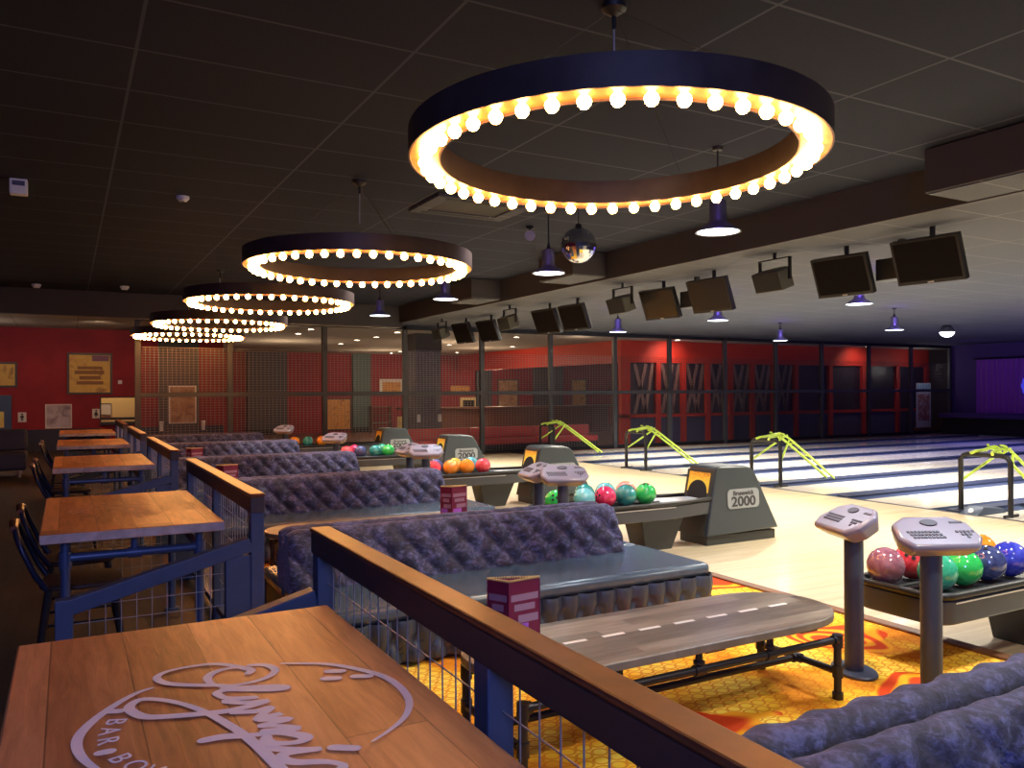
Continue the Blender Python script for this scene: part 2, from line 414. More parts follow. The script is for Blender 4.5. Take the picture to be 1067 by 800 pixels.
# ------------------------------------------------------------------ mesh helpers
class MB:
    def __init__(s):
        s.v = []; s.f = []
    def add(s, vs, fs, T=None):
        n = len(s.v)
        s.v += [(T @ Vector(p)) if T is not None else Vector(p) for p in vs]
        s.f += [tuple(n + i for i in f) for f in fs]
        return s
    def box(s, x0, x1, y0, y1, z0, z1, T=None):
        vs = [(x0, y0, z0), (x1, y0, z0), (x1, y1, z0), (x0, y1, z0), (x0, y0, z1), (x1, y0, z1), (x1, y1, z1), (x0, y1, z1)]
        return s.add(vs, [(3, 2, 1, 0), (4, 5, 6, 7), (0, 1, 5, 4), (1, 2, 6, 5), (2, 3, 7, 6), (3, 0, 4, 7)], T)
    def prism(s, poly, z0, z1, T=None):
        """closed ccw polygon in xy extruded along z"""
        n = len(poly)
        vs = [(p[0], p[1], z0) for p in poly] + [(p[0], p[1], z1) for p in poly]
        fs = [tuple(reversed(range(n))), tuple(range(n, 2 * n))]
        fs += [(i, (i + 1) % n, n + (i + 1) % n, n + i) for i in range(n)]
        return s.add(vs, fs, T)
    def tube(s, pts, r, n=8, caps=True, closed=False):
        pts = [Vector(p) for p in pts]
        k = len(pts)
        rs = r if isinstance(r, (list, tuple)) else [r] * k
        rings = []
        up = None
        for i, p in enumerate(pts):
            if closed:
                t = (pts[(i + 1) % k] - pts[i - 1]).normalized()
            else:
                a = pts[max(0, i - 1)]; b = pts[min(k - 1, i + 1)]
                t = (b - a).normalized()
            if up is None:
                up = Vector((0, 0, 1)) if abs(t.z) < 0.9 else Vector((1, 0, 0))
            x = t.cross(up)
            if x.length < 1e-5: x = t.orthogonal()
            x.normalize()
            y = x.cross(t).normalized(); up = y
            rings.append([p + (x * math.cos(2 * PI * j / n) + y * math.sin(2 * PI * j / n)) * rs[i] for j in range(n)])
        vs = [q for ring in rings for q in ring]
        fs = []
        m = k if closed else k - 1
        for i in range(m):
            a, b = i * n, ((i + 1) % k) * n
            fs += [(a + j, b + j, b + (j + 1) % n, a + (j + 1) % n) for j in range(n)]
        fs = [tuple(reversed(f)) for f in fs]
        if caps and not closed:
            fs.append(tuple(range(n))); fs.append(tuple(reversed(range((k - 1) * n, k * n))))
        return s.add(vs, fs)
    def lathe(s, prof, n=24, c=(0, 0, 0), T=None, closed=False):
        """profile of (r, z) turned round z"""
        vs, fs = [], []
        k = len(prof)
        for r, z in prof:
            vs += [(c[0] + r * math.cos(2 * PI * j / n), c[1] + r * math.sin(2 * PI * j / n), c[2] + z) for j in range(n)]
        for i in range(k if closed else k - 1):
            a, b = i * n, ((i + 1) % k) * n
            fs += [(a + j, a + (j + 1) % n, b + (j + 1) % n, b + j) for j in range(n)]
        if not closed:
            if prof[0][0] > 1e-6: fs.append(tuple(reversed(range(n))))
            if prof[-1][0] > 1e-6: fs.append(tuple(range((k - 1) * n, k * n)))
        return s.add(vs, fs, T)
    def sphere(s, c, r, n=16, m=10, sz=1.0):
        prof = [(max(1e-5, r * math.sin(PI * i / m)), -r * sz * math.cos(PI * i / m)) for i in range(m + 1)]
        return s.lathe(prof, n, c)
    def build(s, name, m, parent=None, smooth=35, bevel=0, loc=None, fix=True):
        me = bpy.data.meshes.new(name)
        me.from_pydata([tuple(p) for p in s.v], [], s.f)
        me.materials.append(m)
        if smooth:
            me.polygons.foreach_set('use_smooth', [True] * len(me.polygons))
            me.set_sharp_from_angle(angle=math.radians(smooth))
        if fix:
            bm = bmesh.new(); bm.from_mesh(me)
            bmesh.ops.recalc_face_normals(bm, faces=bm.faces)
            bm.to_mesh(me); bm.free()
        me.update()
        o = bpy.data.objects.new(name, me)
        COL.objects.link(o)
        if parent is not None: o.parent = parent
        if loc is not None: o.location = loc
        if bevel:
            b = o.modifiers.new('bevel', 'BEVEL'); b.width = bevel; b.segments = 2; b.limit_method = 'ANGLE'
            b.angle_limit = math.radians(40)
        return o

def tag(o, label, cat, group=None, kind=None):
    o['label'] = label; o['category'] = cat
    if group: o['group'] = group
    if kind: o['kind'] = kind
    return o

def thing(name, label, cat, loc=(0, 0, 0), rz=0.0, group=None):
    o = bpy.data.objects.new(name, None)
    o.empty_display_size = 0.1
    o.location = loc; o.rotation_euler = (0, 0, rz)
    COL.objects.link(o)
    return tag(o, label, cat, group)

KIDS = {}
def kids(o):
    return [c for c in COL.objects if c.parent == o]

def dup(root, loc, label, rz=None, group=None):
    r = root.copy(); COL.objects.link(r)
    r.location = loc; r['label'] = label
    if rz is not None: r.rotation_euler = (0, 0, rz)
    if group: r['group'] = group
    for ch in kids(root):
        c = ch.copy(); COL.objects.link(c); c.parent = r
        for g in kids(ch):
            d = g.copy(); COL.objects.link(d); d.parent = c
    return r

def struct(name, mb, m, smooth=0, bevel=0):
    o = mb.build(name, m, None, smooth, bevel)
    o['kind'] = 'structure'
    return o

def text_part(body, size, m, parent, name, T, extrude=0.002, sx=1.0, bold=0.0):
    cu = bpy.data.curves.new(name, 'FONT')
    cu.body = body; cu.size = size; cu.extrude = extrude; cu.offset = bold
    cu.align_x = 'CENTER'; cu.align_y = 'CENTER'
    t = bpy.data.objects.new('lettering_source', cu)
    COL.objects.link(t)
    dg = bpy.context.evaluated_depsgraph_get()
    me = bpy.data.meshes.new_from_object(t.evaluated_get(dg))
    bpy.data.objects.remove(t)
    bpy.data.curves.remove(cu)
    me.transform(T @ Matrix.Diagonal((sx, 1, 1, 1)))
    me.materials.clear(); me.materials.append(m)
    me.name = name
    o = bpy.data.objects.new(name, me)
    COL.objects.link(o); o.parent = parent
    return o

def frame3(o, x, y, z=None):
    """matrix with origin o and axes x, y"""
    x = Vector(x).normalized(); y = Vector(y).normalized(); z = x.cross(y)
    m = Matrix((x, y, z)).transposed().to_4x4()
    m.translation = Vector(o)
    return m

def ribbon(mb, pts, w, z, h=0.0012):
    """flat painted stroke in the xy plane with round joints; w = width or list"""
    P = [Vector((p[0], p[1])) for p in pts]
    # smooth with Catmull-Rom
    Q = []
    for i in range(len(P) - 1):
        a = P[max(0, i - 1)]; b = P[i]; c = P[i + 1]; d = P[min(len(P) - 1, i + 2)]
        for k in range(6):
            t = k / 6
            Q.append(0.5 * ((2 * b) + (c - a) * t + (2 * a - 5 * b + 4 * c - d) * t * t + (3 * b - a - 3 * c + d) * t ** 3))
    Q.append(P[-1])
    L = []; R = []
    n = len(Q)
    for i in range(n):
        t = (Q[min(n - 1, i + 1)] - Q[max(0, i - 1)])
        if t.length < 1e-6: t = Vector((1, 0))
        t.normalize(); nn = Vector((-t.y, t.x))
        ww = w(i / (n - 1)) if callable(w) else w
        L.append(Q[i] + nn * ww / 2); R.append(Q[i] - nn * ww / 2)
    e_ = 0.0006 / (n - 1)
    vs = [(p.x, p.y, z + h + e_ * i) for i, p in enumerate(L)] + [(p.x, p.y, z + h + e_ * i) for i, p in enumerate(R)]
    fs = [(i, n + i, n + i + 1, i + 1) for i in range(n - 1)]
    mb.add(vs, fs)
    for e, q in ((0, Q[0]), (n - 1, Q[-1])):
        ww = (w(0 if e == 0 else 1) if callable(w) else w) / 2
        mb.add([(q.x + ww * math.cos(2 * PI * j / 10), q.y + ww * math.sin(2 * PI * j / 10), z + h + (-0.00008 if e == 0 else 0.00068)) for j in range(10)], [tuple(range(10))])

# ------------------------------------------------------------------ levels
ZC, ZP = 0.06, 0.25          # carpeted pit and raised table platform above the approach
HC, HL, HB = 3.70, 3.30, 3.20

# ------------------------------------------------------------------ room shell
struct('floor_platform', MB().box(-7, 0.93, -4, 22.3, ZP - 0.3, ZP), M_['platform_floor'])
struct('floor_carpet', MB().box(0.93, 4.80, -4, 18.9, ZC - 0.2, ZC), M_['carpet'])
struct('floor_approach', MB().box(4.86, 10.4, -4, 18.9, -0.15, 0), M_['maple'])
struct('floor_bar', MB().box(0.93, 30, 18.9, 32.2, -0.15, 0.0), M_['bar_wood'])
struct('trim_1', MB().box(4.80, 4.90, -4, 18.9, -0.1, ZC + 0.015), M_['border'], bevel=0.008)
struct('trim_2', MB().box(0.93, 0.985, -4, 18.9, ZC - 0.1, ZP + 0.004), M_['rail_side'])
for k in range(9):
    yc = 4.05 + 1.765 * k
    struct('floor_lane', MB().box(10.4, 28.2, yc - 0.525, yc + 0.525, -0.12, 0.0), M_['lane_wood'])
    for sgn in (-1, 1):
        y1 = yc + sgn * 0.65
        g = MB()
        pr = [(-0.125, 0.0), (-0.115, -0.035), (-0.08, -0.075), (0, -0.09), (0.08, -0.075), (0.115, -0.035), (0.125, 0.0)]
        vs = [(10.42, y1 + a, b) for a, b in pr] + [(28.2, y1 + a, b) for a, b in pr]
        g.add(vs, [(i, i + 7, i + 8, i + 1) for i in range(6)])
        struct('trim_gutter', g, M_['gutter'], 40)
    g = MB().box(10.42, 28.2, yc + 0.775, yc + 0.99, -0.12, 0.03)
    struct('trim_divider', g, M_['cap'], bevel=0.01)
# black end blocks of the dividers at the foul line, a foul-light housing between the lanes of a pair
struct('trim_foul', MB().box(10.36, 10.42, 1.0, 18.9, -0.02, 0.004), M_['cap'])

main_top = MB().box(-7, 7.1, -4, 18.4, HC, HC + 0.1)
struct('ceiling_main', main_top, M_['ceiling'])
struct('ceiling_lane', MB().box(7.1, 29.6, -4, 18.88, HL, HL + 0.1), M_['lane_ceiling'])
struct('ceiling_bar', MB().box(-7, 30.2, 19.0, 32.3, HB, HB + 0.1), M_['bar_ceiling'])
struct('trim_bulkhead', MB().box(7.02, 7.1, -4, 18.4, HL - 0.0, HC), M_['bulkhead'])
struct('trim_bulkhead_far', MB().box(-7, 7.1, 18.4, 18.6, HB, HC), M_['bulkhead'])
struct('ceiling_strip', MB().box(-7, 7.1, 18.6, 19.0, HB, HB + 0.1), M_['bar_ceiling'])

struct('wall_left', MB().box(-7.2, -7.0, -4, 22.3, 0, 3.8), M_['red_wall'])
struct('wall_back', MB().box(-7, 0.72, 22.3, 22.5, 0, HB).box(1.52, 3.6, 22.3, 22.5, 0, HB).box(0.72, 1.52, 22.3, 22.5, 1.52, HB).box(0.72, 1.52, 22.3, 22.5, 0, 0.86), M_['red_wall'])
struct('trim_dado', MB().box(-7, 0.72, 22.26, 22.3, 0, 0.78).box(1.52, 3.6, 22.26, 22.3, 0, 0.78), M_['navy_dado'])
struct('wall_serving_room', MB().box(-0.4, 2.6, 24.4, 24.5, 0, HB), M_['cream'])
light('POINT', 'serving_room_light', (1.1, 23.4, 2.6), 55, (1.0, 0.75, 0.4), size=0.2)
struct('wall_side', MB().box(3.5, 3.6, 22.5, 32.0, 0, HB), M_['red_wall'])
struct('wall_bar', MB().box(3.5, 30.2, 32.0, 32.2, 0, HB), M_['red_wall'])
struct('wall_corner', MB().box(30.2, 30.35, 18.9, 32.2, 0, HB), M_['bulkhead'])
struct('wall_end', MB().box(29.45, 29.6, -4, 18.95, 0, HL), M_['violet'])

# ------------------------------------------------------------------ raised table platform: dining tables
def table_top_mesh():
    return MB().box(-0.405, 0.405, -0.745, 0.745, 0.703, 0.75)

LOGO = {
'arc_left': [(0.161, 1.942), (0.129, 1.926), (0.089, 1.88), (0.05, 1.819), (0.023, 1.759), (0.013, 1.705), (0.018, 1.646), (0.034, 1.59), (0.06, 1.535), (0.1, 1.48)],
'o_loop': [(0.379, 1.989), (0.406, 1.977), (0.422, 1.947), (0.42, 1.914), (0.391, 1.882), (0.351, 1.87), (0.315, 1.871), (0.286, 1.89), (0.229, 1.924), (0.19, 1.96), (0.176, 2.004), (0.197, 2.036), (0.244, 2.048), (0.304, 2.040), (0.346, 1.999), (0.369, 1.96)],
'o_hook': [(0.364, 1.934), (0.374, 1.952), (0.358, 1.983), (0.325, 1.99), (0.294, 1.977), (0.277, 1.947), (0.279, 1.907), (0.297, 1.877), (0.316, 1.855)],
'l_y': [(0.299, 1.858), (0.363, 1.835), (0.405, 1.816), (0.417, 1.799), (0.393, 1.801), (0.339, 1.831), (0.306, 1.849), (0.282, 1.843), (0.284, 1.819), (0.298, 1.797), (0.351, 1.773), (0.287, 1.784), (0.325, 1.752), (0.364, 1.741), (0.298, 1.725), (0.24, 1.735), (0.189, 1.75), (0.137, 1.773), (0.113, 1.818), (0.111, 1.852), (0.134, 1.879), (0.17, 1.858), (0.211, 1.805), (0.247, 1.731), (0.282, 1.624), (0.302, 1.535), (0.318, 1.427), (0.323, 1.384), (0.33, 1.30)],
'm': [(0.294, 1.711), (0.335, 1.696), (0.364, 1.7), (0.327, 1.654), (0.356, 1.654), (0.376, 1.658), (0.33, 1.65), (0.383, 1.623), (0.326, 1.617), (0.357, 1.599), (0.387, 1.569), (0.33, 1.587)],
'p': [(0.22, 1.602), (0.257, 1.6), (0.297, 1.583), (0.35, 1.567), (0.383, 1.537), (0.39, 1.517), (0.368, 1.508), (0.332, 1.523), (0.322, 1.541)],
'i_c': [(0.326, 1.558), (0.318, 1.531), (0.327, 1.503), (0.361, 1.479), (0.401, 1.46), (0.343, 1.471), (0.331, 1.453), (0.348, 1.428), (0.395, 1.403), (0.417, 1.376), (0.40, 1.36), (0.36, 1.375)],
'arc_right': [(0.447, 1.964), (0.494, 1.938), (0.546, 1.9), (0.59, 1.84), (0.627, 1.765), (0.637, 1.682), (0.626, 1.596), (0.591, 1.525), (0.541, 1.476), (0.49, 1.44)],
'dot_1': [(0.529, 1.855), (0.555, 1.84)], 'dot_2': [(0.508, 1.812), (0.533, 1.799)], 'dot_3': [(0.572, 1.792), (0.599, 1.777)],
'dot_i': [(0.423, 1.454), (0.456, 1.43)], 'dot_a': [(0.073, 1.841), (0.091, 1.831)], 'dot_b': [(0.05, 1.637), (0.065, 1.635)],
}
LOGO_W = {'arc_left': 0.017, 'arc_right': 0.016, 'o_loop': 0.017, 'o_hook': 0.018, 'l_y': 0.021, 'm': 0.019, 'p': 0.023, 'i_c': 0.021}
TX, TY1 = 0.29, 1.70

def logo_mesh():
    mb = MB()
    for k, pts in LOGO.items():
        pp = [(x - TX, y - TY1) for x, y in pts]
        wd = LOGO_W.get(k, 0.024)
        if k.startswith('arc'):
            f = (lambda t, s=wd: s * (0.45 + 0.75 * math.sin(PI * min(1, 0.05 + t)) if t < 1 else s * 0.5))
        elif k.startswith('dot'):
            f = wd
        else:
            f = (lambda t, s=wd: s * (0.72 + 0.45 * abs(math.sin(7 * t + 0.8))))
        ribbon(mb, pp, f, 0.7505 + 0.0005 * len(mb.v) / 1500)
    return mb

def make_table(with_logo=True):
    t = thing('dining_table', 'placeholder', 'table', (TX, TY1, ZP), 0, 'pipe framed tables along the railing')
    table_top_mesh().build('tabletop', M_['table_wood'], t, 30, 0.006)
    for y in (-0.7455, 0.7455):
        e = MB().box(-0.403, 0.403, y - 0.0025, y + 0.0025, 0.706, 0.747).build('lit_end_strip', M_['lit_edge'], t, 0)  # light on the table ends painted as a pale strip
        e['label'] = 'pale strip on the table end, the light on it put into its colour'
    lg = logo_mesh().build('painted_logo', M_['white_paint'], t, 0)
    lg['label'] = 'white painted script lettering inside a broken circle'
    # BAR · BOWL along the lower left of the circle
    word = 'BAR BOWL'
    cx, cy, R = 0.325 - TX, 1.687 - TY1, 0.262
    angs = {0: 159, 1: 169, 2: 179.5, 4: 200, 5: 211, 6: 223, 7: 234}
    for i, a in angs.items():
        th = math.radians(a)
        pos = (cx + R * math.cos(th), cy + R * math.sin(th), 0.7515)
        inward = Vector((-math.cos(th), -math.sin(th), 0))
        along = Vector((-math.sin(th), math.cos(th), 0))
        o = text_part(word[i], 0.054, M_['white_paint'], t, 'painted_letter', frame3(pos, along, inward), 0.0003)
        o['label'] = 'white painted capital letter'
    fr = MB()
    zz = 0.615
    X, Y = 0.30, 0.63
    for a, b in (((-X, -Y), (X, -Y)), ((X, -Y), (X, Y)), ((X, Y), (-X, Y)), ((-X, Y), (-X, -Y))):
        fr.tube([(a[0], a[1], zz), (b[0], b[1], zz)], 0.021, 10)
    for y in (-Y, Y):
        fr.tube([(0, y, zz), (0, y, 0.703)], 0.019, 10)
        fr.tube([(0, y, 0.69), (0, y, 0.703)], 0.042, 12)
        fr.tube([(-0.032, y, zz), (0.032, y, zz)], 0.028, 10)
        for x in (-X, X):
            fr.tube([(x, y, zz), (x, y, 0.703)], 0.019, 10)
            fr.tube([(x, y, 0.69), (x, y, 0.703)], 0.042, 12)
    fr.build('pipe_frame', M_['blue_pipe'], t, 40)
    for sx in (-1, 1):
        for sy in (-1, 1):
            l = MB().tube([(sx * X, sy * Y, zz + 0.03), (sx * X, sy * Y, 0.0)], 0.022, 10)
            l.tube([(sx * X, sy * Y, zz - 0.05), (sx * X, sy * Y, zz + 0.03)], 0.029, 10)
            l.tube([(sx * X, sy * Y, 0.012), (sx * X, sy * Y, 0.0)], 0.045, 12)
            l.build('leg', M_['blue_pipe'], t, 40)
    return t

tb = make_table()
worn = {}
tb['label'] = 'dining table in the foreground with big white painted lettering on its boards'
for y, lab in ((5.03, 'second dining table from the front, beyond the blue sloping mesh wing'),
               (8.75, 'third dining table from the front along the railing'),
               (12.05, 'fourth dining table from the front along the railing'),
               (15.4, 'fifth dining table from the front, small and far along the railing')):
    d = dup(tb, (TX, y, ZP), lab)
    for c in kids(d):
        if c.name.startswith('painted'):
            c.data = worn.setdefault(c.data.name, c.data.copy())
            c.data.materials[0] = M_['worn_paint']
            c['label'] = 'faded lettering worn into the boards'

# ------------------------------------------------------------------ chairs beside the tables
def make_chair():
    t = thing('cafe_chair', 'placeholder', 'chair', (0, 0, 0), 0, 'dark metal chairs at the left of the tables')
    # faces +x; seat 0.45 high, hoop back at -x
    pl = []
    for i in range(24):
        a = 2 * PI * i / 24
        c, s = math.cos(a), math.sin(a)
        pl.append((0.19 * math.copysign(abs(c) ** 0.6, c), 0.19 * math.copysign(abs(s) ** 0.6, s)))
    MB().prism(pl, 0.43, 0.455).build('seat', M_['chair_seat'], t, 30, 0.008)
    hoop = [(-0.15, -0.17, 0.44), (-0.2, -0.185, 0.52), (-0.25, -0.185, 0.64), (-0.275, -0.165, 0.71), (-0.285, -0.10, 0.745), (-0.288, 0, 0.755),
            (-0.285, 0.10, 0.745), (-0.275, 0.165, 0.71), (-0.25, 0.185, 0.64), (-0.2, 0.185, 0.52), (-0.15, 0.17, 0.44)]
    MB().tube(hoop, 0.014, 8).build('back_hoop', M_['chair_metal'], t, 50)
    tr = MB().tube([(-0.288, -0.13, 0.742), (-0.294, 0, 0.758), (-0.288, 0.13, 0.742)], [0.018, 0.022, 0.018], 8)
    tr.build('top_rail', M_['rail_wood'], t, 50)
    sp = MB()
    ps = [(-0.17, 0.452), (-0.215, 0.53), (-0.262, 0.64), (-0.283, 0.74)]
    for i in range(3):
        (xa, za), (xb, zb) = ps[i], ps[i + 1]
        sp.add([(xa, -0.07, za), (xa, 0.07, za), (xb, 0.07, zb), (xb, -0.07, zb), (xa - 0.006, -0.07, za), (xa - 0.006, 0.07, za), (xb - 0.006, 0.07, zb), (xb - 0.006, -0.07, zb)],
               [(0, 1, 2, 3), (7, 6, 5, 4), (0, 4, 5, 1), (1, 5, 6, 2), (2, 6, 7, 3), (3, 7, 4, 0)])
    sp.build('splat', M_['dark_metal'], t, 40)
    for sx, sy in ((1, 1), (1, -1), (-1, 1), (-1, -1)):
        MB().tube([(sx * 0.14, sy * 0.14, 0.43), (sx * 0.2, sy * 0.19, 0.0)], [0.017, 0.013], 8).build('leg', M_['dark_metal'], t, 40)
    st = MB()
    for a, b in (((-0.18, -0.17), (0.18, -0.17)), ((-0.18, 0.17), (0.18, 0.17)), ((-0.18, -0.17), (-0.18, 0.17))):
        st.tube([(a[0], a[1], 0.18), (b[0], b[1], 0.18)], 0.008, 6)
    st.build('stretcher', M_['dark_metal'], t, 40)
    return t

ch = make_chair()
ch.location = (0.06, 4.72, ZP)
ch['label'] = 'dark chair nearest the camera, tucked under the second table'
for (x, y), lab in (((0.06, 5.36), 'dark chair under the far half of the second table, behind the nearest chair'),
                    ((0.02, 8.35), 'dark chair at the near half of the third table'),
                    ((0.02, 9.05), 'dark chair at the far half of the third table'),
                    ((0.0, 11.75), 'dark chair at the near half of the fourth table'),
                    ((0.0, 12.4), 'dark chair at the far half of the fourth table')):
    dup(ch, (x, y, ZP), lab)

# ------------------------------------------------------------------ railings between the platform and the pit
def wire_grid(mb, axis_pts, z0, z1, dv, dh, r=0.0022):
    """upright grid between two xy points with sloping top allowed: z1 = (zA, zB)"""
    (xa, ya), (xb, yb) = axis_pts
    L = math.hypot(xb - xa, yb - ya)
    nv = max(1, round(L / dv))
    top = lambda t: z1[0] + (z1[1] - z1[0]) * t
    for i in range(1, nv):
        t = i / nv
        x, y = xa + (xb - xa) * t, ya + (yb - ya) * t
        mb.tube([(x, y, z0), (x, y, top(t))], r, 5, False)
    z = z0 + dh
    while z < max(z1):
        if z1[0] == z1[1]: t0, t1 = 0, 1
        else:
            tt = (z - z1[0]) / (z1[1] - z1[0])
            t0, t1 = (max(0, tt), 1) if z1[1] > z1[0] else (0, min(1, tt))
        if t1 - t0 > 0.02:
            mb.tube([(xa + (xb - xa) * t0, ya + (yb - ya) * t0, z), (xa + (xb - xa) * t1, ya + (yb - ya) * t1, z)], r, 5, False)
        z += dh

def railing(y0, y1, label, posts, wing_near=True, wing_far=True):
    X = 0.82
    t = thing('railing', label, 'railing', (X, y0, ZP), 0, 'blue railings between the tables and the bowling seats')
    L = y1 - y0
    MB().box(-0.034, 0.034, 0, L, 0.806, 0.882).build('beam', M_['rail_side'], t, 0, 0.004)
    MB().box(-0.038, 0.038, -0.004, L + 0.004, 0.882, 0.90).build('handrail', M_['rail_wood'], t, 0, 0.006)
    MB().box(-0.02, 0.02, 0, L, 0.05, 0.09).build('bottom_rail', M_['blue_metal'], t, 0, 0.003)
    ps = sorted([p - y0 for p in posts])
    for p in ps:
        MB().box(-0.032, 0.032, p - 0.035, p + 0.035, 0, 0.812).build('post', M_['blue_metal'], t, 0, 0.004)
    for a, b in zip(ps[:-1], ps[1:]):
        g = MB()
        wire_grid(g, ((0, a + 0.04), (0, b - 0.04)), 0.09, (0.806, 0.806), 0.078, 0.155)
        g.build('mesh_panel', M_['wire'], t, 0)
    for on, yy in ((wing_near, 0.04), (wing_far, L - 0.04)):
        if not on: continue
        w_ = MB()
        za, zb = 0.65, 0.43
        xa, xb = -0.03, -0.86
        # sloping square tube, its end post and the low rail
        n = Vector((xb - xa, 0, zb - za)).normalized(); up = Vector((n.z, 0, -n.x))
        if up.z < 0: up = -up
        h = 0.035
        A = Vector((xa, yy, za)); B = Vector((xb, yy, zb))
        vs = []
        for P in (A, B):
            for sy, su in ((-1, -1), (1, -1), (1, 1), (-1, 1)):
                q = P + Vector((0, sy * 0.035, 0)) + up * (su * h); vs.append(q)
        w_.add(vs, [(0, 1, 2, 3), (7, 6, 5, 4), (0, 4, 5, 1), (1, 5, 6, 2), (2, 6, 7, 3), (3, 7, 4, 0)])
        w_.build('wing_rail', M_['blue_metal'], t, 0, 0.004)
        MB().box(xb - 0.012, xb + 0.06, yy - 0.0365, yy + 0.0365, 0, zb + 0.05).build('wing_post', M_['blue_metal'], t, 0, 0.004)
        MB().box(-0.15, -0.03, yy - 0.03, yy + 0.03, 0, 0.60).build('wing_bracket', M_['blue_metal'], t, 0, 0.004)
        g = MB()
        wire_grid(g, ((xb + 0.06, yy), (-0.15, yy)), 0.05, (zb - 0.02, za - 0.06), 0.066, 0.078)
        g.build('wing_mesh', M_['wire'], t, 0)
    return t

railing(0.2, 2.98, 'long wood-capped railing in the foreground beside the lettered table', (0.24, 1.585, 2.93), False, True)
railing(4.10, 6.55, 'second railing from the front with a blue sloping mesh wing', (4.14, 5.3, 6.51))
railing(7.6, 10.0, 'third railing from the front beside the third table', (7.64, 8.8, 9.96))
railing(10.9, 13.4, 'fourth railing from the front beside the fourth table', (10.94, 12.15, 13.36), True, False)
railing(14.4, 16.9, 'farthest railing, beside the fifth table', (14.44, 15.65, 16.86), True, False)

# ------------------------------------------------------------------ tufted island benches
def diamond(u, v, dx, dz):
    a = u / dx + v / (2 * dz); b = u / dx - v / (2 * dz)
    return math.sqrt(abs(math.sin(PI * a) * math.sin(PI * b)))

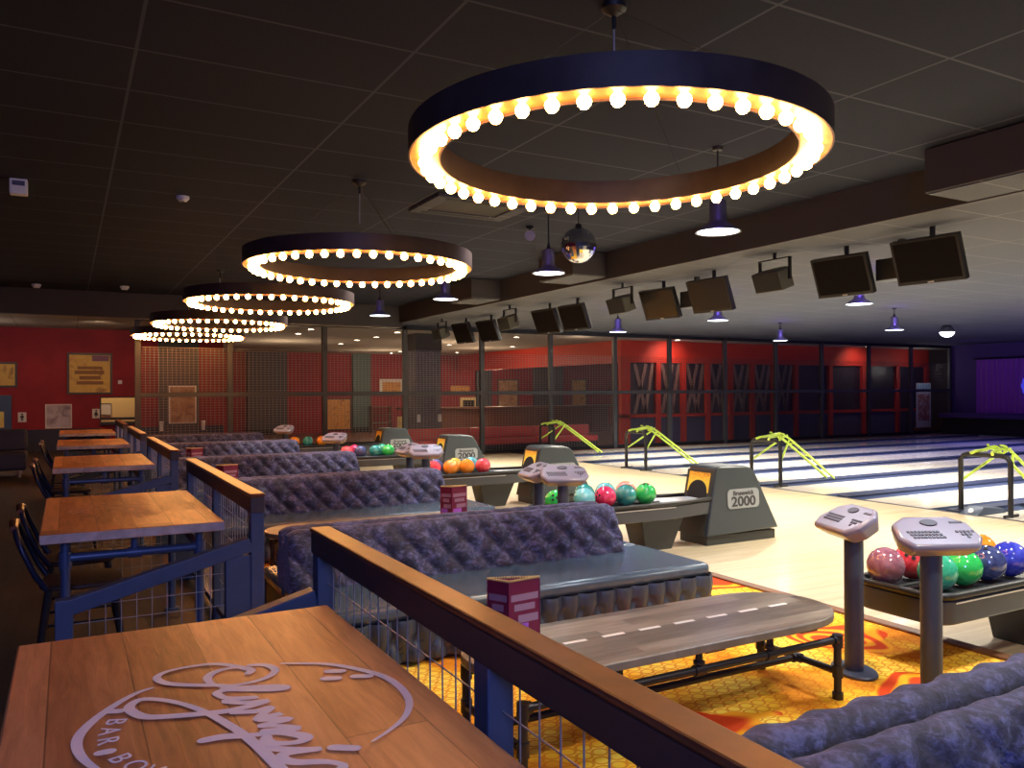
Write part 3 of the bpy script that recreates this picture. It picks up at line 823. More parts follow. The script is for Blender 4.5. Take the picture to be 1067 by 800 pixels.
def make_bench():
    t = thing('island_bench', 'placeholder', 'bench', (0, 0, 0), 0, 'tufted benches between the lanes seating bays')
    LB, LS = 2.56, 2.82
    # --- back: two padded lobes side by side
    prof = []
    half = []
    for i in range(15):
        s = i / 14
        half.append((-0.205 + 0.05 * s, 0.345 + 0.29 * s, 1.0 if 0.02 < s < 0.97 else 0.3))
    for i in range(1, 11):
        a = PI - PI * i / 10 * 0.95
        half.append((-0.0825 + 0.0725 * math.cos(a), 0.635 + 0.085 * math.sin(a), 0.55 if i < 4 else 0.15))
    half.append((0.0, 0.628, 0.0))
    prof = half + [(-y, z, k) for y, z, k in reversed(half[:-1])]
    # arc length for the tuft pattern
    S = [0]
    for a, b in zip(prof[:-1], prof[1:]): S.append(S[-1] + math.hypot(b[0] - a[0], b[1] - a[1]))
    tot = S[-1]
    nx = 150
    vs = []; m = len(prof)
    for i in range(nx + 1):
        x = LB * i / nx
        edge = min(1, (LB - x) / 0.07, 1) if x > LB - 0.07 else min(1, x / 0.07)
        round_end = (1 - edge) ** 2 * 0.03
        for j, (y, z, k) in enumerate(prof):
            p0 = prof[max(0, j - 1)]; p1 = prof[min(m - 1, j + 1)]
            tx, tz = p1[0] - p0[0], p1[1] - p0[1]
            l = math.hypot(tx, tz) or 1
            ny, nz = -tz / l, tx / l
            sv = min(S[j], tot - S[j])
            d = k * (0.048 * diamond(x, sv - 0.02, 0.2, 0.115) - 0.022) - round_end
            vs.append((x * (1 - 0.028 * (z - 0.345) / 0.37), y + ny * d, z + nz * d))
    fs = []
    for i in range(nx):
        for j in range(m - 1):
            a = i * m + j
            fs.append((a, a + m, a + m + 1, a + 1))
    fs = [tuple(reversed(f)) for f in fs]
    mb = MB(); mb.add(vs, fs)
    mb.add([vs[j] for j in range(m)], [tuple(range(m))])
    mb.add([vs[nx * m + j] for j in range(m)], [tuple(reversed(range(m)))])
    # buttons on both faces
    bt = mb
    rows = [0.02, 0.135, 0.25]
    for r_, sv in enumerate(rows):
        off = 0.0 if r_ % 2 == 0 else 0.1
        x = 0.2 + off
        while x < LB - 0.1:
            s = sv / 0.295
            y, z = -0.18 + 0.05 * s, 0.345 + 0.29 * s
            for sg in (1, -1):
                bt.sphere((x * (1 - 0.028 * (z - 0.345) / 0.37), sg * (y + 0.006), z), 0.013, 8, 5)
            x += 0.2
    mb.build('backrest', M_['velvet'], t, 70)
    # --- seat cushions (near and far half) in smooth leather
    for sg, nm in ((-1, 'seat_cushion'), (1, 'seat_cushion')):
        y0, y1 = (-0.83, -0.006) if sg < 0 else (0.006, 0.66)
        MB().box(0.0, LS, y0, y1, 0.265, 0.36).build(nm, M_['leather'], t, 40, 0.035)
    # --- button tufted base wrapping three sides
    path = []
    R = 0.09
    X1, Y1 = LS + 0.045, 0.845
    def seg(a, b, n):
        for i in range(n): path.append((a[0] + (b[0] - a[0]) * i / n, a[1] + (b[1] - a[1]) * i / n))
    seg((0.0, -Y1), (X1 - R, -Y1), 170)
    for i in range(8):
        a = -PI / 2 + PI / 2 * i / 8; path.append((X1 - R + R * math.cos(a), -Y1 + R + R * math.sin(a)))
    Y2 = 0.675
    seg((X1, -Y1 + R), (X1, Y2 - R), 90)
    for i in range(8):
        a = PI / 2 * i / 8; path.append((X1 - R + R * math.cos(a), Y2 - R + R * math.sin(a)))
    seg((X1 - R, Y2), (0.0, Y2), 60)
    path.append((0.0, Y2))
    U = [0]
    for a, b in zip(path[:-1], path[1:]): U.append(U[-1] + math.hypot(b[0] - a[0], b[1] - a[1]))
    nz = 18
    vs = []
    dx = 0.142
    for i, p in enumerate(path):
        a = path[max(0, i - 1)]; b = path[min(len(path) - 1, i + 1)]
        tx, ty = b[0] - a[0], b[1] - a[1]; l = math.hypot(tx, ty) or 1
        nxn, nyn = ty / l, -tx / l
        for k in range(nz + 1):
            v = k / nz
            q = U[i] / dx
            if v < 0.62:
                w_ = (0.62 - v) / 0.62
                puff = math.sqrt(abs(math.sin(PI * (q + 0.5 * w_)) * math.sin(PI * (q - 0.5 * w_))))
            else:
                puff = abs(math.sin(PI * q)) ** 0.5
            roll = math.sin(PI * min(1, max(0, v))) ** 0.5
            d = 0.055 * puff + 0.012 * roll - 0.045
            vs.append((p[0] + nxn * d, p[1] + nyn * d, 0.03 + 0.245 * v))
    m = nz + 1
    fs = [(i * m + k, (i + 1) * m + k, (i + 1) * m + k + 1, i * m + k + 1) for i in range(len(path) - 1) for k in range(nz)]
    bs = MB().add(vs, fs)
    bs.build('tufted_base', M_['leather_dark'], t, 70)
    MB().box(0.02, LS - 0.06, -0.77, 0.60, 0.0, 0.27).build('plinth', M_['hood_dark'], t, 0)
    return t

bench = make_bench()
BX = 1.20
bench.location = (BX, 1.42, ZC)
bench['label'] = 'blue velvet bench at the lower right corner, seen from behind over the railing'
for y, lab in ((5.22, 'big tufted bench behind the dashed low table, second from the front'),
               (8.5, 'third tufted bench from the front, with a menu card standing before it'),
               (11.6, 'fourth tufted bench from the front'),
               (15.0, 'fifth tufted bench from the front'),
               (17.95, 'farthest tufted bench, just before the wire screen')):
    dup(bench, (BX, y, ZC), lab)

# ------------------------------------------------------------------ low tables in the seating bays
def make_low_table():
    t = thing('low_table', 'placeholder', 'table', (0, 0, 0), 0, 'long low tables between the benches')
    Lh, Wh = 1.05, 0.325
    pl = []
    ex = 0.42
    for i in range(17):
        a = -PI / 2 + PI * i / 16; pl.append((Lh - ex + ex * math.cos(a) ** 0.8 if math.cos(a) > 0 else Lh - ex, Wh * math.sin(a)))
    for i in range(17):
        a = PI / 2 + PI * i / 16
        c = -math.cos(a)
        pl.append((-(Lh - ex) - ex * (max(0, c) ** 0.8), Wh * math.sin(a)))
    MB().prism(pl, 0.40, 0.44).build('tabletop', M_['lane_table_wood'], t, 30, 0.006)
    for k in range(8):
        x = -0.72 + 0.215 * k
        MB().box(x - 0.062, x + 0.062, -0.012, 0.012, 0.4395, 0.4415).build('inlay_dash', M_['inlay'], t, 0)
    for x in (-0.62, 0.10, 0.72):
        MB().box(x - 0.06, x + 0.06, -0.27, 0.27, 0.372, 0.40).build('batten', M_['lane_table_wood'], t, 0, 0.003)
    X, Y, zt = 0.93, 0.265, 0.305
    fr = MB()
    for y in (-Y, Y):
        fr.tube([(-X, y, zt), (X, y, zt)], 0.019, 10)
        for x in (-0.45, 0.0, 0.45):
            fr.tube([(x - 0.03, y, zt), (x + 0.03, y, zt)], 0.026, 10)
            fr.tube([(x, y, zt), (x, y, 0.40)], 0.017, 10)
            fr.tube([(x, y, zt + 0.03), (x, y, zt + 0.042)], 0.028, 10)
        for x in (-X, X):
            fr.tube([(x * 0.96, y, zt), (x, y, zt)], 0.026, 10)
    fr.build('upper_pipes', M_['black_pipe'], t, 40)
    lo = MB()
    for x in (-X, X):
        lo.tube([(x, -Y, 0.14), (x, Y, 0.14)], 0.018, 10)
        lo.tube([(x, -0.03, 0.14), (x, 0.03, 0.14)], 0.026, 10)
    lo.tube([(-X, 0, 0.14), (X, 0, 0.14)], 0.018, 10)
    for x in (-X, X):
        lo.tube([(x * 0.96, 0, 0.14), (x, 0, 0.14)], 0.025, 10)
    lo.build('stretcher', M_['black_pipe'], t, 40)
    for x in (-X, X):
        for y in (-Y, Y):
            l = MB().tube([(x, y, zt + 0.02), (x, y, 0)], 0.02, 10)
            l.tube([(x, y, zt - 0.04), (x, y, zt + 0.026)], 0.027, 10)
            l.tube([(x, y, 0.11), (x, y, 0.17)], 0.027, 10)
            l.tube([(x, y, 0.0), (x, y, 0.035)], 0.028, 10)
            l.build('leg', M_['black_pipe'], t, 40)
    return t

lt = make_low_table()
lt.location = (2.54, 3.12, ZC)
lt['label'] = 'long low table with white dashes and black pipe legs on the orange carpet'
for (x, y), lab in (((2.47, 6.82), 'low table mostly hidden behind the second bench'),
                    ((2.47, 10.05), 'low table hidden behind the third bench'),
                    ((2.47, 13.3), 'low table hidden behind the fourth bench')):
    dup(lt, (x, y, ZC), lab)

# ------------------------------------------------------------------ menu cards
def make_menu():
    t = thing('menu_card', 'placeholder', 'menu', (0, 0, 0), 0, 'folding menu cards on the low tables')
    W_, H_ = 0.17, 0.29
    P = [(-0.115, 0.05), (-0.06, -0.06), (0.115, -0.04)]
    for (a, b) in ((P[0], P[1]), (P[1], P[2]), (P[2], P[0])):
        d = Vector((b[0] - a[0], b[1] - a[1], 0)); L = d.length; d.normalize()
        nrm = Vector((d.y, -d.x, 0))
        T = frame3((a[0], a[1], 0), d, (0, 0, 1))
        p = MB().box(0, L, 0, H_, -0.003, 0.0, T).build('panel', M_['menu'], t, 0)
        q = MB()
        q.box(0.012, L - 0.012, 0.195, 0.225, 0.0, 0.001, T)
        q.box(0.03, L - 0.03, 0.15, 0.18, 0.0, 0.001, T)
        q.box(0.05 * L / 0.17, L - 0.012, 0.095, 0.13, 0.0, 0.001, T)
        q.build('pale_blocks', M_['menu_pale'], p, 0)
        MB().box(0.012, L * 0.62, 0.03, 0.09, 0.0, 0.001, T).build('violet_picture', M_['menu_violet'], p, 0)
        e = MB()
        k = max(6, int(L / 0.012))
        for i in range(k):
            x = L * (i + 0.5) / k
            e.sphere((a[0] + d.x * x, a[1] + d.y * x, H_), 0.0062, 6, 4)
        e.build('scalloped_edge', M_['menu_gold'], p, 40)
    return t

mn = make_menu()
mn.location = (1.80, 3.27, ZC + 0.4405)
mn['label'] = 'magenta folding menu card on the dashed low table, beside the wooden handrail'
for (x, y), rz, lab in (((3.08, 6.72), 0.15, 'magenta menu card standing before the third bench, right of centre'),
                        ((1.66, 10.05), 0.1, 'small menu card seen over the fourth bench near its left end'),
                        ((1.72, 13.3), 0.0, 'farthest tiny menu card, seen over the fifth bench')):
    dup(mn, (x, y, ZC + 0.4405), lab, rz)

# ------------------------------------------------------------------ ball returns
RACK_X = [4.2, 4.0, 4.0, 4.12, 4.12]
RACK_Y = [3.06, 6.74, 10.4, 13.95, 17.4]
def rounded_end(x0, x1, hw, r, n=6):
    """ccw outline, rounded at the x0 end"""
    p = []
    p += [(x1, -hw), (x1, hw)]
    for i in range(n + 1):
        a = PI / 2 + PI / 2 * i / n; p.append((x0 + r + r * math.cos(a), hw - r + r * math.sin(a)))
    for i in range(n + 1):
        a = PI + PI / 2 * i / n; p.append((x0 + r + r * math.cos(a), -hw + r + r * math.sin(a)))
    return p

def make_return():
    t = thing('ball_return', 'placeholder', 'ball return', (0, 0, 0), 0, 'ball returns at the ends of the seating bays')
    # local x = world x - 4.0
    outer = rounded_end(0.0, 1.45, 0.29, 0.13)
    neck = [(0.0 + 1.45, -0.29), (1.75, -0.235), (2.0, -0.20), (2.0, 0.20), (1.75, 0.235), (1.45, 0.29)]
    full = [(2.02, -0.20), (2.02, 0.20), (1.75, 0.235)] + outer[1:] + [(1.45, -0.29), (1.75, -0.235)]
    b = MB().prism(full, 0.335, 0.475)
    body = b.build('tray_body', M_['rack'], t, 40, 0.012)
    # raised rim following the outline
    rim = [(x, y, 0.498) for x, y in full]
    MB().tube(rim, 0.022, 8, closed=True).build('rim', M_['rack_tray'], t, 50)
    tl = [(x, y * 1.012, 0.455) for x, y in full[3:]]
    MB().box(0.13, 1.44, -0.2945, -0.288, 0.452, 0.46).build('trim_strip', M_['trim_silver'], t, 0)
    inner = [(1.42, -0.26), (1.42, 0.26)] + [(x + 0.0, y * 0.9) for x, y in rounded_end(0.03, 1.42, 0.29, 0.11)[2:]]
    MB().prism(inner, 0.474, 0.482).build('ball_bed', M_['rack_tray'], t, 40)
    rl = MB()
    for y in (-0.225, -0.045, 0.045, 0.225):
        rl.tube([(0.08, y, 0.487), (1.42, y, 0.487)], 0.011, 6)
    rl.build('bed_rails', M_['rack_tray'], t, 40)
    MB().prism([(1.44, -0.22), (1.75, -0.17), (2.01, -0.14), (2.01, 0.14), (1.75, 0.17), (1.44, 0.22)], 0.474, 0.486).build('ball_track', M_['rack_track'], t, 40, 0.003)
    # tapered pedestal
    pb = [(1.18, -0.13, 0), (1.52, -0.13, 0), (1.52, 0.13, 0), (1.18, 0.13, 0), (1.10, -0.16, 0.336), (1.66, -0.16, 0.336), (1.66, 0.16, 0.336), (1.10, 0.16, 0.336)]
    MB().add(pb, [(3, 2, 1, 0), (4, 5, 6, 7), (0, 1, 5, 4), (1, 2, 6, 5), (2, 3, 7, 6), (3, 0, 4, 7)]).build('pedestal', M_['hood_dark'], t, 0, 0.01)
    # hood
    MB().box(1.92, 2.92, -0.215, 0.215, 0.0, 0.10).build('hood_plinth', M_['hood_dark'], t, 0, 0.006)
    hw0, hw1 = 0.245, 0.205
    side = [(1.90, 0.10), (2.95, 0.12), (2.70, 0.60), (2.62, 0.755), (2.57, 0.80), (2.50, 0.822), (2.12, 0.835), (2.06, 0.82)]
    n = len(side)
    vs = []
    for sg in (-1, 1):
        for x, z in side:
            hw = hw0 + (hw1 - hw0) * (z - 0.1) / 0.73
            vs.append((x, sg * hw, z))
    fs = [tuple(range(n)), tuple(reversed(range(n, 2 * n)))] + [(i, n + i, n + (i + 1) % n, (i + 1) % n) for i in range(n)]
    hood = MB().add(vs, fs).build('hood', M_['hood'], t, 30, 0.018)
    # front mouth: sloping panel with flame coloured arch
    o = Vector((1.893, 0, 0.10)); up = Vector((2.053 - 1.893, 0, 0.72)).normalized()
    T = frame3(o, (0, -1, 0), up)
    MB().box(-0.205, 0.205, 0.0, 0.70, 0.0, 0.012, T).build('mouth_frame', M_['hood_dark'], hood, 0, 0.004)
    arch = [(-0.165, 0.46)]
    for i in range(15):
        a = PI - PI * i / 14; arch.append((0.148 * math.cos(a), 0.46 + 0.13 * math.sin(a)))
    arch += [(0.165, 0.46), (0.165, 0.675), (-0.165, 0.675)]
    ap = [(x, y) for x, y in arch]
    MB().prism(list(reversed(ap)) if False else ap[::-1], 0.012, 0.0135, T).build('flame_panel', flame, hood, 0)
    mo = [(-0.148, 0.30), (0.148, 0.30)] + [(0.148 * math.cos(PI * i / 14), 0.46 + 0.13 * math.sin(PI * i / 14)) for i in range(15)]
    MB().prism(mo, 0.012, 0.013, T).build('ball_opening', M_['black'], hood, 0)
    # name plate on both sides
    for sg in (-1, 1):
        zc, xc = 0.475, 2.43
        hw = hw0 + (hw1 - hw0) * (zc - 0.1) / 0.73
        slope = (hw1 - hw0) / 0.73
        T = frame3((xc, sg * (hw + 0.0015), zc), (-sg * 1.0, 0, 0) if sg > 0 else (1, 0, 0), (0, sg * slope, 1))
        pl = []
        for cx, cy, a0 in ((0.18, -0.055, -90), (0.18, 0.055, 0), (-0.18, 0.055, 90), (-0.18, -0.055, 180)):
            for i in range(6):
                a = math.radians(a0 + 18 * i); pl.append((cx + 0.05 * math.cos(a), cy + 0.05 * math.sin(a)))
        MB().prism(pl, 0, 0.006, T).build('name_plate', M_['plate'], hood, 0)
        text_part('Brunswick', 0.068, M_['plate_text'], hood, 'maker_lettering', T @ Matrix.Translation((0.0, 0.058, 0.0075)), 0.001, 1.05, 0.002)
        text_part('2000', 0.145, M_['plate_text'], hood, 'number_lettering', T @ Matrix.Translation((0.0, -0.035, 0.0075)), 0.001, 1.22, 0.004)
    return t

def flame_mat():
    m, nt, b = new_mat('flame_print')
    v = coords(nt)
    s = sep(nt, v)
    f = nmath(nt, 'ADD', nmath(nt, 'MULTIPLY', s[2], 5.0), nmath(nt, 'MULTIPLY', noise(nt, v, 14, 3, 0.6, 2.0), 1.2))
    f = nmath(nt, 'SUBTRACT', f, 3.7)
    c = ramp(nt, f, [(0.25, (1.0, 0.72, 0.08)), (0.6, (1.0, 0.5, 0.04)), (0.9, (0.5, 0.06, 0.03))])
    nt.links.new(c, b.inputs['Base Color'])
    b.inputs['Roughness'].default_value = 0.35
    return m
flame = flame_mat()

rt_ = make_return()
RX = 4.0
rt_.location = (RACK_X[0], RACK_Y[0], 0)
rt_['label'] = 'ball return at the right edge, nearest the camera, full of coloured balls'
for RX, y, lab in zip(RACK_X[1:], RACK_Y[1:], ('ball return with the large grey hood right of centre, second from the front',
                               'third ball return from the front, its grey hood behind the two pale consoles',
                               'fourth ball return from the front, holding red and orange balls' if False else 'fourth ball return from the front, grey hood near the picture centre',
                               'farthest ball return, its grey hood small behind the benches')):
    dup(rt_, (RX, y, 0), lab)

# ------------------------------------------------------------------ bowling balls
BALLC = {
 'mauve': ball_mat('marbled_mauve_ball', (0.22, 0.07, 0.11), (0.42, 0.18, 0.23)),
 'red': ball_mat('red_ball', (0.70, 0.03, 0.06), (0.80, 0.10, 0.12)),
 'crimson': ball_mat('crimson_ball', (0.55, 0.015, 0.07), (0.78, 0.06, 0.16)),
 'pink': ball_mat('salmon_ball', (0.75, 0.25, 0.2), (0.85, 0.42, 0.33)),
 'jade': ball_mat('jade_ball', (0.02, 0.30, 0.16), (0.07, 0.48, 0.28)),
 'teal': ball_mat('teal_ball', (0.015, 0.17, 0.16), (0.05, 0.33, 0.30)),
 'green': ball_mat('bright_green_ball', (0.02, 0.42, 0.07), (0.05, 0.62, 0.14)),
 'orange': ball_mat('orange_ball', (0.90, 0.22, 0.01), (0.95, 0.36, 0.04)),
 'navy': ball_mat('navy_ball', (0.03, 0.04, 0.13), (0.09, 0.11, 0.26)),
 'blue': ball_mat('cobalt_ball', (0.03, 0.04, 0.42), (0.08, 0.10, 0.60)),
 'cyan': ball_mat('turquoise_ball', (0.10, 0.42, 0.48), (0.22, 0.56, 0.60)),
 'yellow': ball_mat('amber_ball', (0.85, 0.42, 0.04), (0.92, 0.55, 0.10)),
}
ball_me = None
hole_me = None
def ball(x, y, z, col, label, group, rot):
    global ball_me, hole_me
    R = 0.108
    if ball_me is None:
        o = MB().sphere((0, 0, 0), R, 28, 18).build('bowling_ball', BALLC['red'], None, 180)
        ball_me = o.data; ball_me.materials.clear(); ball_me.materials.append(None)
        bpy.data.objects.remove(o)
        h = MB()
        for a, b in ((0.0, 0.26), (2.0, 0.22), (-2.0, 0.22)):
            n = Vector((math.sin(b) * math.cos(a), math.sin(b) * math.sin(a), math.cos(b)))
            q = n.to_track_quat('Z', 'Y').to_matrix().to_4x4()
            q.translation = n * (R - 0.0025)
            h.prism([(0.0125 * math.cos(2 * PI * i / 12), 0.0125 * math.sin(2 * PI * i / 12)) for i in range(12)], 0, 0.004, q)
        ho = h.build('finger_holes', M_['black'], None, 0)
        hole_me = ho.data
        bpy.data.objects.remove(ho)
    o = bpy.data.objects.new('bowling_ball', ball_me)
    COL.objects.link(o)
    o.location = (x, y, z); o.rotation_euler = rot
    o.material_slots[0].link = 'OBJECT'; o.material_slots[0].material = BALLC[col]
    tag(o, label, 'bowling ball', group)
    h = bpy.data.objects.new('finger_holes', hole_me)
    COL.objects.link(h); h.parent = o
    return o

ZB = 0.482 + 0.108 + 0.004
near = lambda k: RACK_Y[k] - 0.128
far = lambda k: RACK_Y[k] + 0.128
SETS = [
 ('balls on the nearest ball return', 0, [
   (4.17, far, 'mauve', 'marbled mauve ball at the near-left end of the nearest ball return'),
   (4.42, far, 'red', 'red ball behind the right console pole on the nearest ball return'),
   (4.28, near, 'jade', 'sea-green ball beside the right console pole, nearest ball return'),
   (4.66, far, 'teal', 'teal ball in the back row between the red and the orange one'),
   (4.52, near, 'green', 'bright green ball at the front of the nearest ball return'),
   (5.10, far, 'orange', 'orange ball in the back row of the nearest ball return'),
   (4.76, near, 'navy', 'dusky navy ball with holes showing, right of the bright green one'),
   (5.0, near, 'blue', 'cobalt blue ball at the right edge of the picture')]),
 ('balls on the second ball return', 1, [
   (4.22, near, 'green', 'green ball half hidden between the middle console poles'),
   (4.55, near, 'cyan', 'turquoise ball right of the middle consoles, front row'),
   (4.72, far, 'teal', 'teal ball behind the turquoise one on the second ball return'),
   (4.80, near, 'crimson', 'crimson ball in the front row of the second ball return'),
   (4.98, far, 'cyan', 'teal-blue ball behind the crimson one on the second ball return'),
   (5.05, near, 'teal', 'dark teal ball right of the crimson one'),
   (5.24, far, 'pink', 'salmon pink ball in the back row of the second ball return'),
   (5.30, near, 'green', 'green ball at the hood end of the second ball return')]),
 ('balls on the third ball return', 2, [
   (4.40, near, 'red', 'red ball at the left end of the third ball return'),
   (4.55, far, 'navy', 'dark ball in the back row of the third ball return'),
   (4.66, near, 'orange', 'orange ball second from the left on the third ball return'),
   (4.84, far, 'yellow', 'amber ball in the back row of the third ball return'),
   (4.91, near, 'orange', 'orange ball third from the left on the third ball return'),
   (5.10, far, 'cyan', 'turquoise ball in the back row of the third ball return'),
   (5.16, near, 'red', 'red ball at the right end of the third ball return')]),
 ('balls on the fourth ball return', 3, [
   (4.28, near, 'red', 'red ball at the left end of the fourth ball return'),
   (4.50, far, 'crimson', 'crimson ball in the back row of the fourth ball return'),
   (4.53, near, 'navy', 'navy ball right of the red one on the fourth ball return'),
   (4.80, near, 'teal', 'dark green ball in the middle of the fourth ball return'),
   (5.05, near, 'green', 'bright green ball at the right end of the fourth ball return'),
   (5.02, far, 'jade', 'sea-green ball in the back row of the fourth ball return')]),
 ('balls on the farthest ball return', 4, [
   (4.22, near, 'orange', 'left of the two orange balls on the farthest ball return'),
   (4.50, near, 'teal', 'teal ball between two orange ones on the farthest ball return'),
   (4.80, near, 'orange', 'right of the two orange balls on the farthest ball return')]),
]
for grp, k, L in SETS:
    for x, fy, c, lab in L:
        x += (0.13, -0.12, 0.0, 0.0, 0.0)[k]
        ball(x, fy(k), ZB, c, lab, grp, (random.uniform(-1.2, 1.2), random.uniform(-1.2, 1.2), random.uniform(0, 6)))

# ------------------------------------------------------------------ scoring consoles
def make_console(hw=0.22):
    t = thing('scoring_console', 'placeholder', 'scoring console', (0, 0, 0), 0, 'scoring consoles on poles')
    MB().tube([(0, 0, 0.012), (0, 0, 0.80)], 0.052, 20).build('pole', M_['pole'], t, 50)
    pl = [(0.16 * math.cos(2 * PI * i / 24), 0.11 * math.sin(2 * PI * i / 24)) for i in range(24)]
    MB().prism(pl, 0.0, 0.018).build('base_plate', M_['pole'], t, 30, 0.006)
    # head: wedge with sloping key face, faces -y
    T = Matrix.Translation((0, 0, 0.79)) @ Matrix.Rotation(math.radians(28), 4, 'X')
    pl = [(-hw, -0.055), (-hw + 0.05, -0.13), (hw - 0.05, -0.13), (hw, -0.055), (hw - 0.02, 0.07), (hw - 0.10, 0.125), (-hw + 0.10, 0.125), (-hw + 0.02, 0.07)]
    pb = [(x * 0.84, y * 0.72 + 0.01) for x, y in pl]
    n = len(pl)
    vs = [(x, y, 0.0) for x, y in pb] + [(x, y, 0.075) for x, y in pl] + [(x * 0.95, y * 0.93, 0.10) for x, y in pl]
    fs = [tuple(reversed(range(n))), tuple(range(2 * n, 3 * n))]
    for r_ in (0, n):
        fs += [(r_ + i, r_ + (i + 1) % n, r_ + n + (i + 1) % n, r_ + n + i) for i in range(n)]
    hd = MB().add(vs, fs, T).build('head', M_['console'], t, 25, 0.012)
    ks = MB(); kp = MB()
    for i in range(3):
        for j in range(9):
            x = -hw * 0.72 + j * 0.019 + i * 0.007; y = -0.02 - 0.022 * i
            ks.box(x, x + 0.013, y, y + 0.013, 0.099, 0.104, T)
        for j in range((5, 3, 1)[i]):
            x = hw * 0.42 + j * 0.02 + i * 0.02; y = -0.02 - 0.022 * i
            kp.box(x, x + 0.013, y, y + 0.013, 0.099, 0.104, T)
    ks.build('keyboard', M_['console_key'], hd, 0)
    kp.build('keypad', M_['console_key'], hd, 0)
    bt = MB().prism([(0.045 * math.cos(2 * PI * i / 20) - 0.01, 0.06 + 0.026 * math.sin(2 * PI * i / 20)) for i in range(20)], 0.099, 0.106, T)
    bt.build('oval_button', M_['console_key'], hd, 20, 0.002)
    MB().box(hw * 0.45, hw * 0.75, 0.055, 0.07, 0.099, 0.103, T).build('slot', M_['console_key'], hd, 0)
    return t

con = make_console()
con.location = (3.88, 3.08, ZC); con.rotation_euler = (0, 0, math.radians(-112))
con['label'] = 'left of the two near consoles, its round foot plate showing on the orange carpet'
CON = [((3.86, 2.60), -26, 'right of the two near consoles, keyboard facing the camera, before the mauve ball'),
       ((3.80, 6.42), -100, 'left of the two middle consoles, mostly behind the other one'),
       ((3.85, 6.08), -24, 'right of the two middle consoles above the end of the second bench'),
       ((3.85, 9.74), -90, 'left console of the pair behind the third bench'),
       ((3.9, 9.34), -20, 'right console of the pair behind the third bench'),
       ((3.80, 12.83), -50, 'console at the right end of the fourth bench'),
       ((3.80, 16.3), -50, 'farthest console, at the right end of the fifth bench')]
for (x, y), a, lab in CON:
    dup(con, (x, y, ZC), lab, math.radians(a))

# ------------------------------------------------------------------ ball ramps at the foul line
def make_ramp():
    t = thing('ball_ramp', 'placeholder', 'bowling ramp', (0, 0, 0), 0, 'neon ball ramps at the foul line')
    f = MB()
    W_ = 0.33
    f.tube([(0, W_, 0.0), (0, W_, 0.70), (0.0, W_ - 0.04, 0.76), (0, W_ - 0.10, 0.78), (0, -W_ + 0.10, 0.78), (0, -W_ + 0.04, 0.76), (0, -W_, 0.70), (0, -W_, 0.0)], 0.033, 8)
    f.build('stand', M_['dark_metal'], t, 50)
    ft = MB()
    for s in (-1, 1):
        ft.tube([(-0.14, s * W_, 0.02), (0.16, s * W_, 0.02)], 0.02, 6)
    ft.build('foot', M_['dark_metal'], t, 40)
    for s in (-1, 1):
        y = s * 0.085
        MB().tube([(-0.08, y * 1.7, 0.80), (-0.02, y * 1.3, 0.825), (0.1, y, 0.835), (0.25, y, 0.86), (0.42, y, 0.83), (0.60, y, 0.72), (0.95, y, 0.49), (1.62, y, 0.04)], 0.021, 8).build('rail', M_['neon'], t, 60)
        # looped hand guides
        g = []
        for i in range(20):
            a = 2 * PI * i / 19
            g.append((0.2 + 0.24 * i / 19 + 0.05 * math.sin(a * 2), y + s * 0.05 * math.sin(a), 0.87 + 0.035 * math.sin(a * 2 + 1.2) - 0.05 * (i / 19)))
        MB().tube(g, 0.016, 6).build('guide_loop', M_['neon'], t, 60)
        MB().tube([(0.48, s * 0.09, 0.78), (0.02, s * (W_ - 0.01), 0.43)], 0.018, 6).build('strut', M_['neon'], t, 50)
    rg = MB()
    for x, z in ((0.60, 0.70), (0.95, 0.47), (1.4, 0.17)):
        rg.tube([(x, -0.085, z), (x, 0.085, z)], 0.010, 6)
    rg.build('rung', M_['neon'], t, 50)
    return t

rp = make_ramp()
rp.location = (10.58, 6.36, 0)
rp['label'] = 'black stand with neon yellow ball ramp at the right edge, nearest one'
for (x, y), lab in (((10.6, 10.2), 'neon yellow ball ramp left of the nearest one, above the big grey hood'),
                    ((10.42, 13.62), 'third neon yellow ball ramp, just right of centre'),
                    ((10.6, 17.5), 'farthest neon yellow ball ramp, before the red seat')):
    dup(rp, (x, y, 0), lab)

fl = thing('foul_light_housing', 'grey low housing with a round lens between the legs of the nearest ramp', 'foul light', (10.62, 6.44, 0))
MB().add([(-0.30, -0.13, 0), (0.35, -0.13, 0), (0.35, 0.13, 0), (-0.30, 0.13, 0), (-0.10, -0.10, 0.10), (0.33, -0.10, 0.06), (0.33, 0.10, 0.06), (-0.10, 0.10, 0.10)],
         [(3, 2, 1, 0), (4, 5, 6, 7), (0, 1, 5, 4), (1, 2, 6, 5), (2, 3, 7, 6), (3, 0, 4, 7)]).build('housing', M_['pole'], fl, 0, 0.01)
MB().lathe([(0.0, 0.0), (0.035, 0.0), (0.035, 0.008), (0.02, 0.012), (0, 0.012)], 16, T=frame3((-0.22, 0, 0.05), (0, -1, 0), (0.45, 0, 0.9))).build('lens', M_['white_plastic'], fl, 40)

